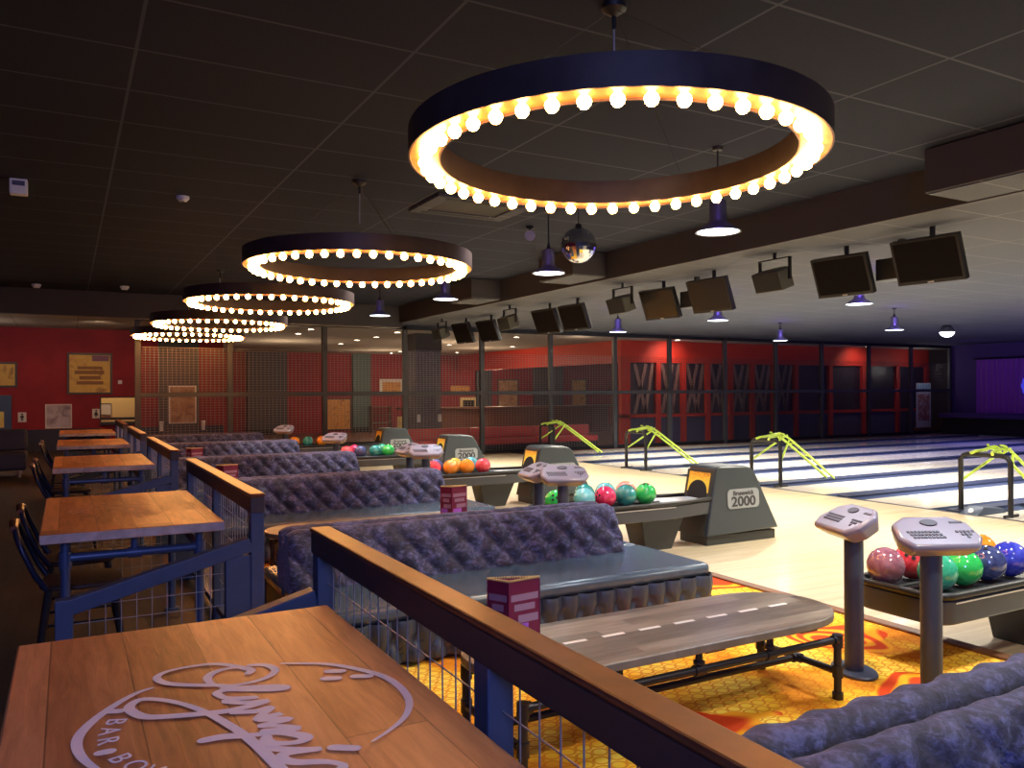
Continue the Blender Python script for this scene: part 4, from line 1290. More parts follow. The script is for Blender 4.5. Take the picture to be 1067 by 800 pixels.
# ------------------------------------------------------------------ ring chandeliers
def make_ring(nb=46):
    t = thing('ring_chandelier', 'placeholder', 'chandelier', (0, 0, 0), 0, 'ring chandeliers with bare bulbs')
    # origin at the bulb plane centre
    ro, ri = 1.09, 0.925
    pr = [(ro, 0.022), (ro, 0.165), (ri, 0.165), (ri, 0.022), (ri + 0.01, 0.022), (ri + 0.01, 0.15), (ro - 0.01, 0.15), (ro - 0.01, 0.022)]
    MB().lathe(pr, 96, closed=True).build('hoop', M_['hoop'], t, 40)
    MB().lathe([(ri + 0.01, 0.032), (ro - 0.01, 0.032), (ro - 0.01, 0.042), (ri + 0.01, 0.042)][::-1], 96, closed=True).build('copper_lining', M_['copper'], t, 40)
    bm_ = None
    rb = (ro + ri) / 2
    for i in range(nb):
        a = 2 * PI * i / nb
        if bm_ is None:
            prof = [(0.0, -0.032), (0.016, -0.028), (0.027, -0.016), (0.032, 0.0), (0.029, 0.012), (0.02, 0.022), (0.014, 0.028), (0.013, 0.034)]
            o = MB().lathe(prof, 12).build('bulb', M_['bulb'], t, 180)
            bm_ = o.data
        else:
            o = bpy.data.objects.new('bulb', bm_); COL.objects.link(o); o.parent = t
        o.location = (rb * math.cos(a), rb * math.sin(a), 0)
    return t

def hang(t, h):
    """canopy and cables up to the ceiling at local height h"""
    c = MB().lathe([(0.0, h), (0.07, h), (0.066, h - 0.025), (0.03, h - 0.05), (0.012, h - 0.06), (0.01, h - 0.13), (0.0, h - 0.13)][::-1], 20)
    c.build('canopy', M_['dark_metal'], t, 40)
    for i in range(3):
        a = 2 * PI * i / 3 + 0.5
        MB().tube([(0.03 * math.cos(a), 0.03 * math.sin(a), h - 0.06), (1.0 * math.cos(a), 1.0 * math.sin(a), 0.16)], 0.002, 5).build('cable', M_['dark_metal'], t, 0)
    if h > 0.6:
        MB().tube([(0, 0, h - 0.07), (0, 0, h - 0.42)], 0.006, 6).build('centre_rod', M_['trim_silver'], t, 40)

RINGS = [(2.56, 3.52, 2.84, 'biggest ring chandelier at the top, hung nearest the camera'),
         (2.50, 7.62, 2.82, 'second ring chandelier from the front'),
         (2.38, 11.0, 2.80, 'third ring chandelier from the front'),
         (2.26, 14.3, 2.76, 'fourth ring chandelier from the front'),
         (2.18, 17.6, 2.76, 'farthest ring chandelier, lowest at the left')]
ring = make_ring()
hang(ring, HC - 2.82)
for i, (x, y, z, lab) in enumerate(RINGS):
    if i == 0:
        ring.location = (x, y, z); ring['label'] = lab
        ring_canopy = [c for c in kids(ring) if c.name.startswith('canopy')][0]
    else:
        r_ = dup(ring, (x, y, z), lab, 0.0)
        for c in kids(r_):
            if c.name.startswith('canopy'): c.location.z += 2.82 - z
ring_canopy.location.z += 2.82 - RINGS[0][2]

# ------------------------------------------------------------------ pendant lamps
def make_pendant():
    t = thing('pendant_lamp', 'placeholder', 'pendant lamp', (0, 0, 0), 0, 'aluminium pendant lamps over the lanes')
    # origin at the rim
    MB().lathe([(0.0, 0.27), (0.065, 0.27), (0.072, 0.25), (0.072, 0.10), (0.085, 0.075), (0.185, 0.012), (0.19, 0.0), (0.18, 0.0), (0.08, 0.062), (0.0, 0.062)][::-1], 28).build('shade', M_['pendant'], t, 35)
    MB().lathe([(0.0, 0.004), (0.172, 0.004), (0.172, 0.010), (0.0, 0.010)], 28).build('diffuser', M_['lamp_glow'], t, 35)
    MB().tube([(0.0, 0, 0.27), (0, 0, 0.30), (0.0, 0, 0.335)], [0.03, 0.02, 0.012], 10).build('cap', M_['dark_metal'], t, 40)
    return t
PEND = [((4.82, 5.16, 2.98), 'pendant lamp nearest the camera, under the big ring chandelier'),
        ((4.80, 7.87, 2.98), 'pendant lamp left of the mirror ball'),
        ((4.82, 10.78, 2.98), 'pendant lamp at the right end of the second ring chandelier'),
        ((4.83, 13.62, 2.98), 'farthest pendant lamp of the seating row, left of the first screens'),
        ((9.95, 13.59, 2.85), 'violet lit pendant lamp above the left end of the red shopfront'),
        ((9.88, 10.59, 2.85), 'violet lit pendant lamp below the pair of reflecting screens'),
        ((9.80, 7.67, 2.85), 'violet lit pendant lamp below the dark screens at right'),
        ((15.34, 14.27, 2.85), 'small far pendant lamp above the middle of the red shopfront'),
        ((14.76, 10.72, 2.85), 'small far pendant lamp with a violet cord at right')]
pen = make_pendant()
pend_list = []
for i, (p, lab) in enumerate(PEND):
    if i == 0:
        pen.location = p; pen['label'] = lab; o = pen
    else:
        o = dup(pen, p, lab)
    pend_list.append(o)
for o, (p, lab) in zip(pend_list, PEND):
    h = (HC if p[0] < 7 else HL) - p[2]
    MB().tube([(0, 0, 0.33), (0, 0, h)], 0.008, 6).build('cord', M_['dark_metal'], o, 0)
    MB().lathe([(0.0, h - 0.03), (0.04, h - 0.03), (0.05, h), (0.0, h)], 14).build('ceiling_rose', M_['dark_metal'], o, 40)
    light('POINT', 'violet_shade_fill', (p[0] - 0.22, p[1] - 0.26, p[2] + 0.22), 0.8 if p[0] < 7 else 5, (0.25, 0.12, 1.0), size=0.04)  # unseen violet point added beside each lamp to tint its body

# dome lamp far right
dl = thing('dome_lamp', 'round dome lamp, violet above and white below, at upper right', 'dome lamp', (20.0, 13.0, 3.12), 0)
MB().lathe([(0.0, 0.18), (0.08, 0.17), (0.16, 0.10), (0.19, 0.0), (0.18, 0.0), (0.0, 0.02)][::-1], 24).build('shade', M_['pendant'], dl, 40)
MB().lathe([(0.0, -0.13), (0.09, -0.11), (0.15, -0.06), (0.178, 0.0)], 24).build('diffuser', M_['lamp_glow'], dl, 60)

# mirror ball
mbk = thing('mirror_ball', 'mirrored disco ball hanging under the far side of the big ring', 'mirror ball', (5.04, 7.62, 3.28), 0)
MB().sphere((0, 0, 0), 0.2, 30, 16).build('ball', M_['mirror'], mbk, 0)
MB().lathe([(0.0, 0.195), (0.035, 0.195), (0.035, 0.235), (0, 0.235)], 14).build('collar', M_['dark_metal'], mbk, 40)
MB().tube([(0, 0, 0.23), (0, 0, HC - 3.28)], 0.006, 6).build('cord', M_['dark_metal'], mbk, 0)

# small spot on the ceiling
sp = thing('ceiling_spot', 'small round spotlight on the ceiling left of the mirror ball', 'spotlight', (5.07, 8.76, HC), 0)
MB().lathe([(0.0, -0.03), (0.05, -0.03), (0.05, 0), (0, 0)], 14).build('base', M_['dark_metal'], sp, 40)
MB().tube([(0.0, 0, -0.03), (0.0, 0, -0.09)], 0.012, 8).build('stem', M_['dark_metal'], sp, 40)
MB().tube([(0.03, 0.05, -0.09), (-0.04, -0.07, -0.13)], [0.055, 0.065], 14).build('head', M_['pendant'], sp, 40)

# ------------------------------------------------------------------ ceiling details
ac = thing('ceiling_cassette', 'square air conditioning cassette in the ceiling beyond the big ring', 'air conditioner', (3.95, 8.12, HC), 0)
fr = MB()
fr.box(-0.58, 0.58, -0.42, -0.26, -0.035, 0).box(-0.58, 0.58, 0.26, 0.42, -0.035, 0).box(-0.58, -0.42, -0.26, 0.26, -0.035, 0).box(0.42, 0.58, -0.26, 0.26, -0.035, 0)
fr.build('frame', M_['lane_ceiling'], ac, 0, 0.006)
g = MB()
for i in range(14):
    y = -0.25 + 0.5 * i / 13
    g.box(-0.42, 0.42, y - 0.009, y + 0.009, -0.02, -0.004)
g.build('grille', M_['speaker'], ac, 0)
for y in (-0.34, 0.34):
    MB().box(-0.46, 0.46, y - 0.035, y + 0.035, -0.038, -0.034).build('louvre_slot', M_['black'], ac, 0)

def sensor(loc, r, h, lab, boxy=False):
    t = thing('ceiling_sensor', lab, 'ceiling sensor', loc, 0, 'small devices on the dark ceiling')
    if boxy:
        MB().box(-r, r, -r * 0.7, r * 0.7, -h, 0).build('housing', M_['white_plastic'], t, 0, 0.01)
        MB().box(-r * 0.7, r * 0.7, -r * 0.72, -r * 0.69, -h * 0.45, -h * 0.15).build('indicator', M_['panel_blue'], t, 0)
    else:
        MB().lathe([(0.0, -h), (r * 0.6, -h), (r, -h * 0.45), (r, 0), (0, 0)], 20).build('housing', M_['white_plastic'], t, 40)
        MB().lathe([(0.0, -h - 0.008), (r * 0.3, -h - 0.004), (r * 0.3, -h), (0, -h)], 14).build('eye', M_['console_key'], t, 40)
sensor((-0.4, 9.1, HC), 0.075, 0.15, 'small white box device on the ceiling at the far left edge', True)
sensor((1.07, 9.1, HC), 0.065, 0.05, 'white round smoke detector on the dark ceiling')
sensor((-0.5, 17.7, HC), 0.08, 0.07, 'tiny far ceiling detector at the left edge')
sensor((0.98, 17.3, HC), 0.08, 0.07, 'tiny far ceiling detector above the ring chandeliers row')

def bulk_box(x, y, sy, z0, z1, lab):
    t = thing('ceiling_box', lab, 'boxed ceiling unit', (x, y, 0), 0, 'black boxes along the ceiling step')
    MB().box(-0.30, 0.30, -sy, sy, z0, z1).build('casing', M_['bulkhead'], t, 0, 0.006)
    MB().box(-0.28, 0.28, -sy + 0.02, sy - 0.02, z0 - 0.012, z0).build('bottom_panel', M_['lane_ceiling'], t, 0)
bulk_box(6.72, 3.75, 0.62, 3.32, 3.69, 'big black boxed unit under the ceiling at the upper right edge')
bulk_box(6.72, 10.35, 0.48, 3.34, 3.69, 'black boxed unit behind the mirror ball')
bulk_box(6.72, 13.7, 0.48, 3.34, 3.69, 'black boxed unit right of the second ring chandelier, far')

# ------------------------------------------------------------------ screens and loudspeakers
def make_tv():
    t = thing('wall_screen', 'placeholder', 'screen', (0, 0, 0), 0, 'score screens hung above the lanes')
    W_, H_ = 0.345, 0.235
    T = Matrix.Rotation(math.radians(-22), 4, 'Y')
    # faces -x, tilted down: local panel in the yz plane
    MB().box(-0.03, 0.05, -W_, W_, -H_, H_, T).build('bezel', M_['dark_metal'], t, 0, 0.008)
    MB().box(-0.0335, -0.03, -W_ + 0.03, W_ - 0.03, -H_ + 0.04, H_ - 0.025, T).build('screen', M_['screen'], t, 0)
    MB().box(-0.034, -0.03, -0.03, 0.03, -H_ + 0.012, -H_ + 0.024, T).build('badge', M_['trim_silver'], t, 0)
    MB().tube([(0.09, 0, -0.02), (0.09, 0, HL - 2.95)], 0.028, 10).build('drop_pole', M_['dark_metal'], t, 40)
    MB().box(0.03, 0.12, -0.12, 0.12, -0.1, 0.1).build('bracket', M_['dark_metal'], t, 0)
    return t
TVS = [((7.8, 6.33), 'dark screen, left one of the pair at right'),
       ((7.62, 5.15), 'dark screen at far right under the boxed ceiling unit'),
       ((7.85, 9.66), 'screen with a pale reflection right of the left speaker, above the red shopfront'),
       ((7.75, 8.46), 'screen with an orange and white reflection, above a violet pendant lamp'),
       ((7.9, 13.05), 'black screen left of centre in front of the far wire screen'),
       ((7.9, 12.1), 'black screen just left of the loudspeaker above the red corner'),
       ((7.8, 16.5), 'far black screen, left one of the smallest pair'),
       ((8.0, 15.65), 'far black screen, right one of the smallest pair')]
tv = make_tv()
scr = [c for c in kids(tv) if c.name.startswith('screen')][0]
glossy = scr.data.copy()
scr.data.materials[0] = M_['screen_dull']
for i, ((x, y), lab) in enumerate(TVS):
    if i == 0: tv.location = (x, y, 2.95); tv['label'] = lab; tv.rotation_euler = (0, 0, 0.12)
    else:
        d = dup(tv, (x, y, 2.95), lab, 0.12)
        if i in (2, 3):
            for c in kids(d):
                if c.name.startswith('screen'): c.data = glossy

for y, lab in ((5.75, 'dark box bridging the two dark screens at right'), (9.06, 'dark box bridging the two reflecting screens')):
    t = thing('equipment_box', lab, 'equipment box', (8.05, y, 0), 0, 'boxes between paired screens')
    MB().box(-0.10, 0.10, -0.26, 0.26, 2.86, 3.10).build('case', M_['dark_metal'], t, 0, 0.01)
    MB().box(-0.03, 0.03, -0.03, 0.03, 3.10, HL).build('drop_post', M_['dark_metal'], t, 0)

def make_speaker():
    t = thing('loudspeaker', 'placeholder', 'loudspeaker', (0, 0, 0), 0, 'loudspeakers hung on U brackets')
    T = Matrix.Rotation(math.radians(-20), 4, 'Y')
    pl = [(-0.14, -0.22), (0.06, -0.22), (0.14, -0.10), (0.14, 0.10), (0.06, 0.22), (-0.14, 0.22)]
    MB().prism(pl, -0.12, 0.12, T).build('cabinet', M_['speaker'], t, 0, 0.012)
    MB().box(-0.146, -0.14, -0.20, 0.20, -0.105, 0.105, T).build('grille', M_['black'], t, 0)
    br = MB()
    br.box(-0.02, 0.02, -0.245, -0.225, -0.02, 0.25).box(-0.02, 0.02, 0.225, 0.245, -0.02, 0.25).box(-0.02, 0.02, -0.245, 0.245, 0.235, 0.25)
    br.build('bracket', M_['dark_metal'], t, 0)
    MB().tube([(0, 0, 0.25), (0, 0, HL - 2.98)], 0.02, 8).build('ceiling_stem', M_['dark_metal'], t, 0)
    return t
spk = make_speaker()
for i, ((x, y), lab) in enumerate([((7.5, 7.06), 'loudspeaker on a bracket left of the dark screens at right'), ((7.5, 10.12), 'loudspeaker left of the two reflecting screens'),
                                   ((7.5, 13.75), 'loudspeaker left of the black screens in the middle'), ((7.5, 16.98), 'far loudspeaker left of the smallest screens')]):
    if i == 0: spk.location = (x, y, 2.98); spk['label'] = lab
    else: dup(spk, (x, y, 2.98), lab)

# ------------------------------------------------------------------ wire screen along the far side of the lanes
YP = 18.95
PX = [1.32, 3.2, 5.34, 7.36, 9.5, 11.6, 13.75, 15.75, 17.95, 20.15, 22.3, 24.7, 27.0, 29.3]
pt = thing('wire_screen', 'long black framed wire mesh screen dividing lanes and bar', 'mesh screen', (0, YP, 0))
for x in PX:
    MB().box(x - 0.06, x + 0.06, -0.05, 0.05, 0, 3.28).build('post', M_['screen_frame'], pt, 0, 0.005)
MB().box(PX[0], PX[-1], -0.05, 0.05, 3.18, 3.28).build('top_rail', M_['dark_metal'], pt, 0)
MB().box(PX[0], PX[-1], -0.055, 0.055, 1.55, 1.65).build('middle_rail', M_['screen_frame'], pt, 0)
MB().box(PX[0], PX[-1], -0.04, 0.04, 0.03, 0.10).build('bottom_rail', M_['dark_metal'], pt, 0)
M_['screen_wire_dark'] = mat('toned_down_screen_wire', (0.05, 0.04, 0.045), 0.6)  # same wire in a darker tone, offsetting the lane light on it
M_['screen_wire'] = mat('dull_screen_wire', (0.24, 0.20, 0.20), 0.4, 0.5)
for a, b in zip(PX[:-1], PX[1:]):
    g = MB()
    n = round((b - a - 0.12) / 0.088)
    for i in range(1, n):
        x = a + 0.06 + (b - a - 0.12) * i / n
        g.box(x - 0.0035, x + 0.0035, -0.003, 0.003, 0.1, 2.62)
    k = 46
    for i in range(k + 1):
        z = 0.1 + 2.52 * i / k
        g.box(a + 0.06, b - 0.06, -0.006, 0.0, z - 0.0035, z + 0.0035)
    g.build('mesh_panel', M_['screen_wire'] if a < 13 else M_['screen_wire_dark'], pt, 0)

# ------------------------------------------------------------------ bar side
bc = thing('brick_column', 'dark violet brick column behind the wire screen', 'column', (8.5, 20.5, 0))
MB().box(-0.36, 0.36, -0.36, 0.36, 0, HB).build('shaft', M_['brick'], bc, 0)
MB().box(-0.38, 0.38, -0.38, 0.38, HB - 0.45, HB).build('collar', M_['bulkhead'], bc, 0)
for x in (-0.4, 0.2):
    t = MB().box(-0.05, 0.05, -0.05, 0.0, -0.1, 0.1).build('wall_sconce', M_['white_plastic'], bc, 0, 0.01)
    t.location = (x + 0.1, -0.37, 0.93)

rb = thing('red_booth_seat', 'long red padded booth seat just behind the wire screen', 'booth seat', (0, 19.7, 0))
MB().box(7.6, 13.5, -0.25, 0.30, 0.0, 0.20).build('base', M_['dark_metal'], rb, 0)
MB().box(7.6, 13.5, -0.28, 0.30, 0.20, 0.36).build('seat_pad', M_['red_seat'], rb, 0, 0.03)
for i in range(3):
    a = 7.6 + i * 1.97
    MB().box(a + 0.01, a + 1.95, 0.16, 0.32, 0.36, 0.66).build('back_pad', M_['red_seat'], rb, 0, 0.03)

bt_ = thing('bar_counter', 'dark wooden bar counter beyond the red booth seat', 'bar counter', (0, 27.0, 0))
MB().box(10.5, 19.0, -0.35, 0.35, 0.0, 1.0).build('body', M_['bar_wood'], bt_, 0)
MB().box(10.3, 19.2, -0.45, 0.42, 1.0, 1.07).build('worktop', M_['bar_wood'], bt_, 0, 0.01)

def flat_frame(name, x0, x1, z0, z1, y, fm, pm, lab, cat, group=None, pane='print', fw_=0.05, cut=True):
    t = thing(name, lab, cat, ((x0 + x1) / 2, y, 0), 0, group)
    X = (x1 - x0) / 2
    f = MB().box(-X, X, -0.03, 0, z0, z0 + fw_).box(-X, X, -0.03, 0, z1 - fw_, z1).box(-X, -X + fw_, -0.03, 0, z0 + fw_, z1 - fw_).box(X - fw_, X, -0.03, 0, z0 + fw_, z1 - fw_)
    f.build('frame', fm, t, 0, 0.004)
    MB().box(-X + fw_, X - fw_, -0.014, -0.004, z0 + fw_, z1 - fw_).build(pane, pm, t, 0)
    return t

# left room wall
GW = 'framed prints on the red wall'
gp = flat_frame('picture', 0.0, 0.98, 1.61, 2.62, 22.29, M_['frame_dark'], M_['gold_poster'], 'large gold poster in a dark frame on the red wall', 'picture', GW)
o = MB()
for i, (a, b, z, h) in enumerate([(0.22, 0.76, 2.22, 0.07), (0.16, 0.80, 2.10, 0.09), (0.26, 0.72, 1.97, 0.09), (0.2, 0.78, 1.85, 0.08)]):
    o.box(a - 0.49, b - 0.49, -0.0155, -0.014, z, z + h)
q = o.build('dark_lettering_bands', mat('brown_poster_ink', (0.22, 0.10, 0.03), 0.6), gp, 0)
o = MB().box(0.05, 0.42, -0.0155, -0.014, 2.42, 2.56)
o.build('violet_block', mat('violet_poster_ink', (0.16, 0.07, 0.14), 0.6), gp, 0)
flat_frame('picture', -1.75, -1.02, 1.78, 2.38, 22.29, M_['frame_dark'], M_['gold_poster'], 'gold poster cut by the left edge of the picture', 'picture', GW)
flat_frame('picture', -0.46, 0.10, 0.80, 1.38, 22.29, M_['frame_white'], M_['pale_poster'], 'small pale print in a white frame low on the red wall', 'picture', GW, fw_=0.025)
struct('door_1', MB().box(-2.1, -1.14, 22.22, 22.3, 0, 1.53).box(-2.1, -1.14, 22.24, 22.3, 0, 1.6), mat('blue_door_paint', (0.035, 0.08, 0.17), 0.5))
dn = thing('door_notice', 'small yellow notice on the blue door at the left edge', 'notice', (-1.42, 22.22, 0))
MB().box(-0.13, 0.13, -0.012, 0.0, 0.85, 1.22).build('card', M_['yellow_board'], dn, 0)

def wall_sign(x, z, lab, person):
    t = thing('toilet_sign', lab, 'sign', (x, 22.29, z), 0, 'toilet signs on the red wall')
    MB().box(-0.085, 0.085, -0.012, 0, -0.115, 0.115).build('plate', M_['frame_white'], t, 0, 0.004)
    p = MB()
    p.prism([(0.022 * math.cos(2 * PI * i / 12), 0.07 + 0.022 * math.sin(2 * PI * i / 12)) for i in range(12)], 0.0, 0.002, frame3((0, -0.0125, 0), (1, 0, 0), (0, 0, 1)))
    p.prism([(-0.03, -0.02), (0.03, -0.02), (0.036, 0.04), (-0.036, 0.04)] if not person else [(-0.05, -0.04), (0.05, -0.04), (0.02, 0.042), (-0.02, 0.042)], 0.0, 0.002, frame3((0, -0.0125, 0), (1, 0, 0), (0, 0, 1)))
    p.prism([(-0.022, -0.085), (-0.004, -0.085), (-0.004, -0.02), (-0.022, -0.02)], 0.0, 0.002, frame3((0, -0.0125, 0), (1, 0, 0), (0, 0, 1)))
    p.prism([(0.004, -0.085), (0.022, -0.085), (0.022, -0.02), (0.004, -0.02)], 0.0, 0.002, frame3((0, -0.0125, 0), (1, 0, 0), (0, 0, 1)))
    p.build('pictogram', M_['plate_text'], t, 0)
wall_sign(-0.93, 1.08, 'pictogram sign on the red wall beside the blue door', False)
wall_sign(0.62, 1.14, 'pictogram sign left of the lit serving opening', True)
sw = thing('wall_switch', 'small white switch on the red wall above the serving opening', 'switch', (1.15, 22.29, 1.91))
MB().box(-0.045, 0.045, -0.012, 0, -0.045, 0.045).build('plate', M_['white_plastic'], sw, 0, 0.003)
MB().box(-0.018, 0.018, -0.018, -0.012, -0.024, 0.024).build('rocker', M_['white_plastic'], sw, 0, 0.002)
struct('trim_opening', MB().box(0.70, 1.54, 22.2, 22.52, 0.86, 0.93).box(0.70, 0.73, 22.25, 22.5, 0.93, 1.54).box(0.70, 1.54, 22.25, 22.5, 1.52, 1.55).box(0.73, 1.52, 22.22, 22.28, 0.98, 1.04), M_['hood_dark'])
nb = flat_frame('notice_board', 0.75, 1.05, 1.05, 1.36, 24.38, M_['frame_dark'], M_['frame_white'], 'small grid notice seen through the lit serving opening', 'notice', None, 'sheet', 0.012)
sf = thing('booth_sofa', 'dark blue upholstered booth seat at the far left wall', 'sofa', (-1.35, 16.0, ZP))
MB().box(-0.75, 0.75, -0.35, 0.35, 0.12, 0.42).build('seat', M_['navy_dado'], sf, 0, 0.04)
MB().box(-0.75, 0.75, 0.22, 0.42, 0.40, 0.78).build('backrest', M_['navy_dado'], sf, 0, 0.05)
for x in (-0.65, 0.65):
    for y in (-0.28, 0.33):
        MB().tube([(x, y, 0), (x, y, 0.13)], 0.025, 8).build('leg', M_['trim_silver'], sf, 40)

gc = thing('grey_column', 'grey painted pier with a framed print behind the wire screen', 'column', (2.5, 22.28, 0))
MB().box(-0.48, 0.48, -0.10, 0.0, 0, HB - 0.01).build('shaft', M_['dark_col'], gc, 0)
flat_frame('picture', 2.25, 2.91, 0.85, 1.82, 22.16, M_['frame_white'], M_['sepia_poster'], 'tall white framed print on the grey pier behind the mesh', 'picture', GW, fw_=0.035)
for x, lab in ((2.08, 'small white wall light left of the tall framed print'), (3.08, 'small white wall light right of the tall framed print')):
    t = thing('wall_light', lab, 'wall light', (x, 22.17 if x < 3 else 22.28, 0.80), 0, 'small wall lights')
    MB().lathe([(0.0, -0.12), (0.045, -0.12), (0.055, 0.12), (0.0, 0.12)], 14, (0, -0.06, 0)).build('shade', M_['white_plastic'], t, 40)
    MB().box(-0.03, 0.03, -0.03, 0, -0.03, 0.03).build('base', M_['white_plastic'], t, 0)

# bar back wall: columns and framed things
for i, (x0, x1, m, lab) in enumerate([(10.13, 10.89, 'teal', 'grey green pier on the bar back wall'), (15.71, 16.45, 'dark_col', 'charcoal pier on the bar back wall left of the posters'),
                         (18.63, 20.16, 'dark_col', 'wide charcoal pier at the right of the bar back wall'), (6.0, 7.5, 'dark_col', 'charcoal pier at the left of the bar back wall')]):
    t = thing('wall_pier', lab, 'pier', ((x0 + x1) / 2, 31.98, 0), 0, 'piers on the bar back wall')
    MB().box(-(x1 - x0) / 2, (x1 - x0) / 2, -0.15, 0, 0, HB - 0.01).build('shaft', M_[m], t, 0)
    MB().box(-(x1 - x0) / 2 - 0.03, (x1 - x0) / 2 + 0.03, -0.18, 0, 0, 0.2).build('skirting', M_['dark_metal'], t, 0)
GB = 'pictures on the bar back wall'
YB = 31.97
flat_frame('picture', 9.0, 10.1, 0.1, 1.38, YB, M_['frame_dark'], M_['orange_print'], 'large golden brown print low on the bar back wall, left', 'picture', GB)
flat_frame('picture', 11.3, 12.35, 1.48, 2.16, YB, M_['frame_white'], M_['orange_print'], 'white framed orange print on the bar back wall', 'picture', GB, fw_=0.12)
flat_frame('picture', 14.51, 15.42, 1.58, 1.88, YB, M_['orange_print'], M_['orange_print'], 'wide orange print above the pale framed screen', 'picture', GB)
flat_frame('menu_screen', 14.96, 15.79, 0.57, 1.38, YB, M_['cream'], M_['screen'], 'dark screen in a thick pale frame on the bar back wall', 'screen', GB, 'screen', 0.13)
flat_frame('picture', 16.8, 17.87, 0.62, 2.17, YB, M_['frame_dark'], M_['sepia_poster'], 'tall sepia poster between the charcoal piers', 'picture', GB)
flat_frame('picture', 20.7, 21.56, 0.37, 2.19, YB, M_['frame_dark'], M_['orange_print'], 'tall orange print at the right of the bar back wall', 'picture', GB)
yb = thing('board_sign', 'yellow cut-out board standing behind the wire screen near the brick column', 'sign board', (9.35, 24.0, 0))
MB().box(-0.29, -0.06, -0.03, 0.0, 0.02, 0.86).box(-0.06, 0.29, -0.03, 0.0, 0.02, 1.22).build('board', M_['yellow_board'], yb, 0, 0.01)
MB().box(-0.12, 0.12, 0.0, 0.25, 0.0, 0.03).build('foot', M_['dark_metal'], yb, 0)
sh = thing('shelf_unit', 'wooden shelf rack on the bar floor left of the yellow board', 'shelf', (11.2, 31.6, 0))
s_ = MB()
for z in (0.02, 0.35, 0.68, 1.0): s_.box(-0.43, 0.43, -0.18, 0.18, z, z + 0.03)
s_.build('shelves', M_['bar_wood'], sh, 0)
for x in (-0.43, 0.40):
    MB().box(x, x + 0.03, -0.18, 0.18, 0, 1.05).build('side_panel', M_['bar_wood'], sh, 0)

DL = [(5.3, 20.0), (5.38, 21.6), (7.76, 25.64), (7.71, 22.06), (7.62, 23.53), (7.58, 20.04), (11.46, 31.0), (11.31, 29.61), (11.41, 28.76), (11.16, 24.69), (11.5, 26.5),
      (13.65, 29.44), (11.33, 20.38), (13.66, 24.84), (16.02, 29.31), (16.12, 28.0), (9.9, 19.4), (16.5, 19.45), (25.3, 19.45)]
d0 = None
DLAB = 'small lit downlight in the pale bar ceiling'
for i, (x, y) in enumerate(DL):
    if d0 is None:
        d0 = thing('downlight', DLAB, 'downlight', (x, y, HB), 0, 'downlights in the bar ceiling')
        MB().lathe([(0.075, -0.012), (0.095, -0.012), (0.10, 0.0), (0.075, 0.0)], 16, closed=True).build('bezel', M_['frame_white'], d0, 40)
        MB().lathe([(0.0, -0.008), (0.076, -0.008), (0.076, -0.003), (0.0, -0.003)], 16).build('lens', M_['downlight'], d0, 40)
    else:
        dup(d0, (x, y, HB), DLAB)

# ------------------------------------------------------------------ red timber front right of the bar
YF = 20.2
struct('wall_front', MB().box(14.9, 29.9, YF, YF + 0.15, 2.52, HB).box(14.9, 15.25, YF, YF + 0.15, 0, 2.52).box(14.9, 29.9, YF, YF + 0.15, 0.80, 0.90).box(14.9, 15.05, YF + 0.15, 32, 2.5, HB), M_['red_bright'])
MX = [15.25, 16.35, 17.38, 18.42, 19.42, 20.4, 21.4, 22.5, 24.25, 26.05, 28.0, 29.8]
for a in MX[1:]:
    struct('trim_mullion', MB().box(a - 0.09, a + 0.09, YF - 0.02, YF + 0.13, 0, 2.54), M_['red_bright'])
for i, (a, b) in enumerate(zip(MX[:-1], MX[1:])):
    struct('window_%d' % (i + 1), MB().box(a, b, YF + 0.10, YF + 0.12, 0.9, 2.52), M_['glass_dark'])
    struct('trim_panel', MB().box(a, b, YF + 0.06, YF + 0.12, 0.0, 0.82), M_['panel_blue'])
    if i < 7:
        wd = (b - a) - 0.2; xm = (a + b) / 2
        t = thing('cross_slats', ['pale crossed slats in the leftmost red window', 'pale crossed slats in the second red window from the left', 'pale crossed slats in the third red window from the left', 'pale crossed slats in the fourth red window from the left', 'pale crossed slats in the fifth red window from the left', 'pale crossed slats in the sixth red window from the left', 'pale crossed slats in the seventh red window from the left'][i], 'crossed slats', (xm, YF + 0.07, 0), 0, 'crossed slats in the red windows')
        for s, off in ((-1, -0.1), (1, -0.1), (1, 0.26)):
            if True:
                n = Vector((s * 0.44, 0, 1.55)).normalized(); pr = Vector((n.z, 0, -n.x)) * 0.06
                A = Vector((off - s * 0.22, 0, 0.93)); B = Vector((off + s * 0.22, 0, 2.49))
                if off > 0.2: A.x = 0.08; B.x = 0.38
                MB().add([A - pr, A + pr, B + pr, B - pr, A - pr + Vector((0, 0.02 , 0)), A + pr + Vector((0, 0.02, 0)), B + pr + Vector((0, 0.02, 0)), B - pr + Vector((0, 0.02, 0))],
                         [(0, 1, 2, 3), (7, 6, 5, 4), (0, 4, 5, 1), (1, 5, 6, 2), (2, 6, 7, 3), (3, 7, 4, 0)]).build('slat', M_['slat'], t, 0)

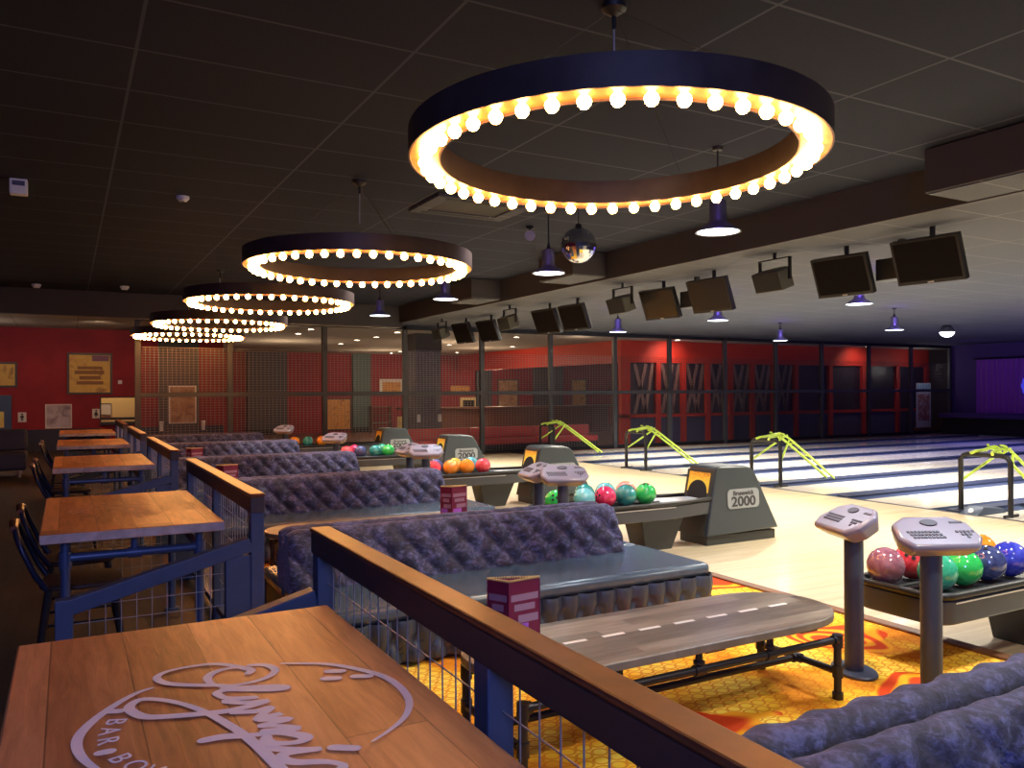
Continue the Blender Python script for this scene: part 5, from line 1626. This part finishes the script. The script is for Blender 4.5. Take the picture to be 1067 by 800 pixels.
# ------------------------------------------------------------------ pin end
bn = thing('poster_panel', 'tall white poster with a red print at the far right end of the lanes', 'poster', (28.55, 19.5, 0))
MB().box(-0.42, 0.42, 0.0, 0.03, 0.20, 1.88).build('board', M_['white_plastic'], bn, 0)
MB().box(-0.34, 0.34, -0.003, 0.0, 0.45, 1.45).build('print', blotch_mat('red_brown_print', [(0.75, 0.72, 0.7), (0.45, 0.10, 0.07), (0.7, 0.66, 0.62)], 3.5), bn, 0)
MB().box(-0.40, 0.40, -0.003, 0.0, 1.58, 1.86).build('blue_header', mat('pale_blue_ink', (0.35, 0.5, 0.62), 0.5), bn, 0)
MB().box(-0.5, 0.5, -0.15, 0.2, 0.0, 0.2).build('stand', M_['bar_wood'], bn, 0)
mk = thing('pin_masking_unit', 'low black masking unit across the end of the lanes', 'masking unit', (28.9, 0, 0))
MB().box(-0.4, 0.35, 3.0, 18.75, 0.0, 0.60).build('face_panel', M_['black'], mk, 0)
MB().box(-0.6, 0.40, 3.0, 18.75, 0.60, 0.76).build('ledge', M_['violet'], mk, 0, 0.02)
cu = thing('stage_curtain', 'violet pleated curtain hanging on the end wall', 'curtain', (29.3, 0, 0))
cvs = []; nn = 160
for i in range(nn + 1):
    y = 12.6 + 5.3 * i / nn
    x = 0.05 * math.sin(i * 1.05) + 0.02 * math.sin(i * 0.37)
    cvs += [(x, y, 0.77), (x * 0.7, y, 2.72)]
MB().add(cvs, [(2 * i, 2 * i + 1, 2 * i + 3, 2 * i + 2) for i in range(nn)]).build('cloth', M_['curtain'], cu, 80)
MB().tube([(0, 12.5, 2.74), (0, 18.0, 2.74)], 0.03, 8).build('curtain_rail', M_['dark_metal'], cu, 40)
bl = thing('blue_lit_ornament', 'glowing blue ornament on the curtain at the right edge', 'lit ornament', (29.1, 15.95, 1.75))
st = []
for i in range(16):
    r = 0.26 if i % 2 == 0 else 0.22
    st.append((r * math.cos(2 * PI * i / 16), 1.35 * r * math.sin(2 * PI * i / 16)))
MB().prism(st, 0, 0.05, frame3((0, 0, 0), (0, -1, 0), (0, 0, 1))).build('glowing_star', mat('blue_glow', (0.1, 0.1, 0.9), 0.5, emit=(0.08, 0.08, 1.0), es=0.5), bl, 0)
MB().box(0.0, 0.14, -0.05, 0.05, -0.05, 0.05).build('mount', M_['dark_metal'], bl, 0)
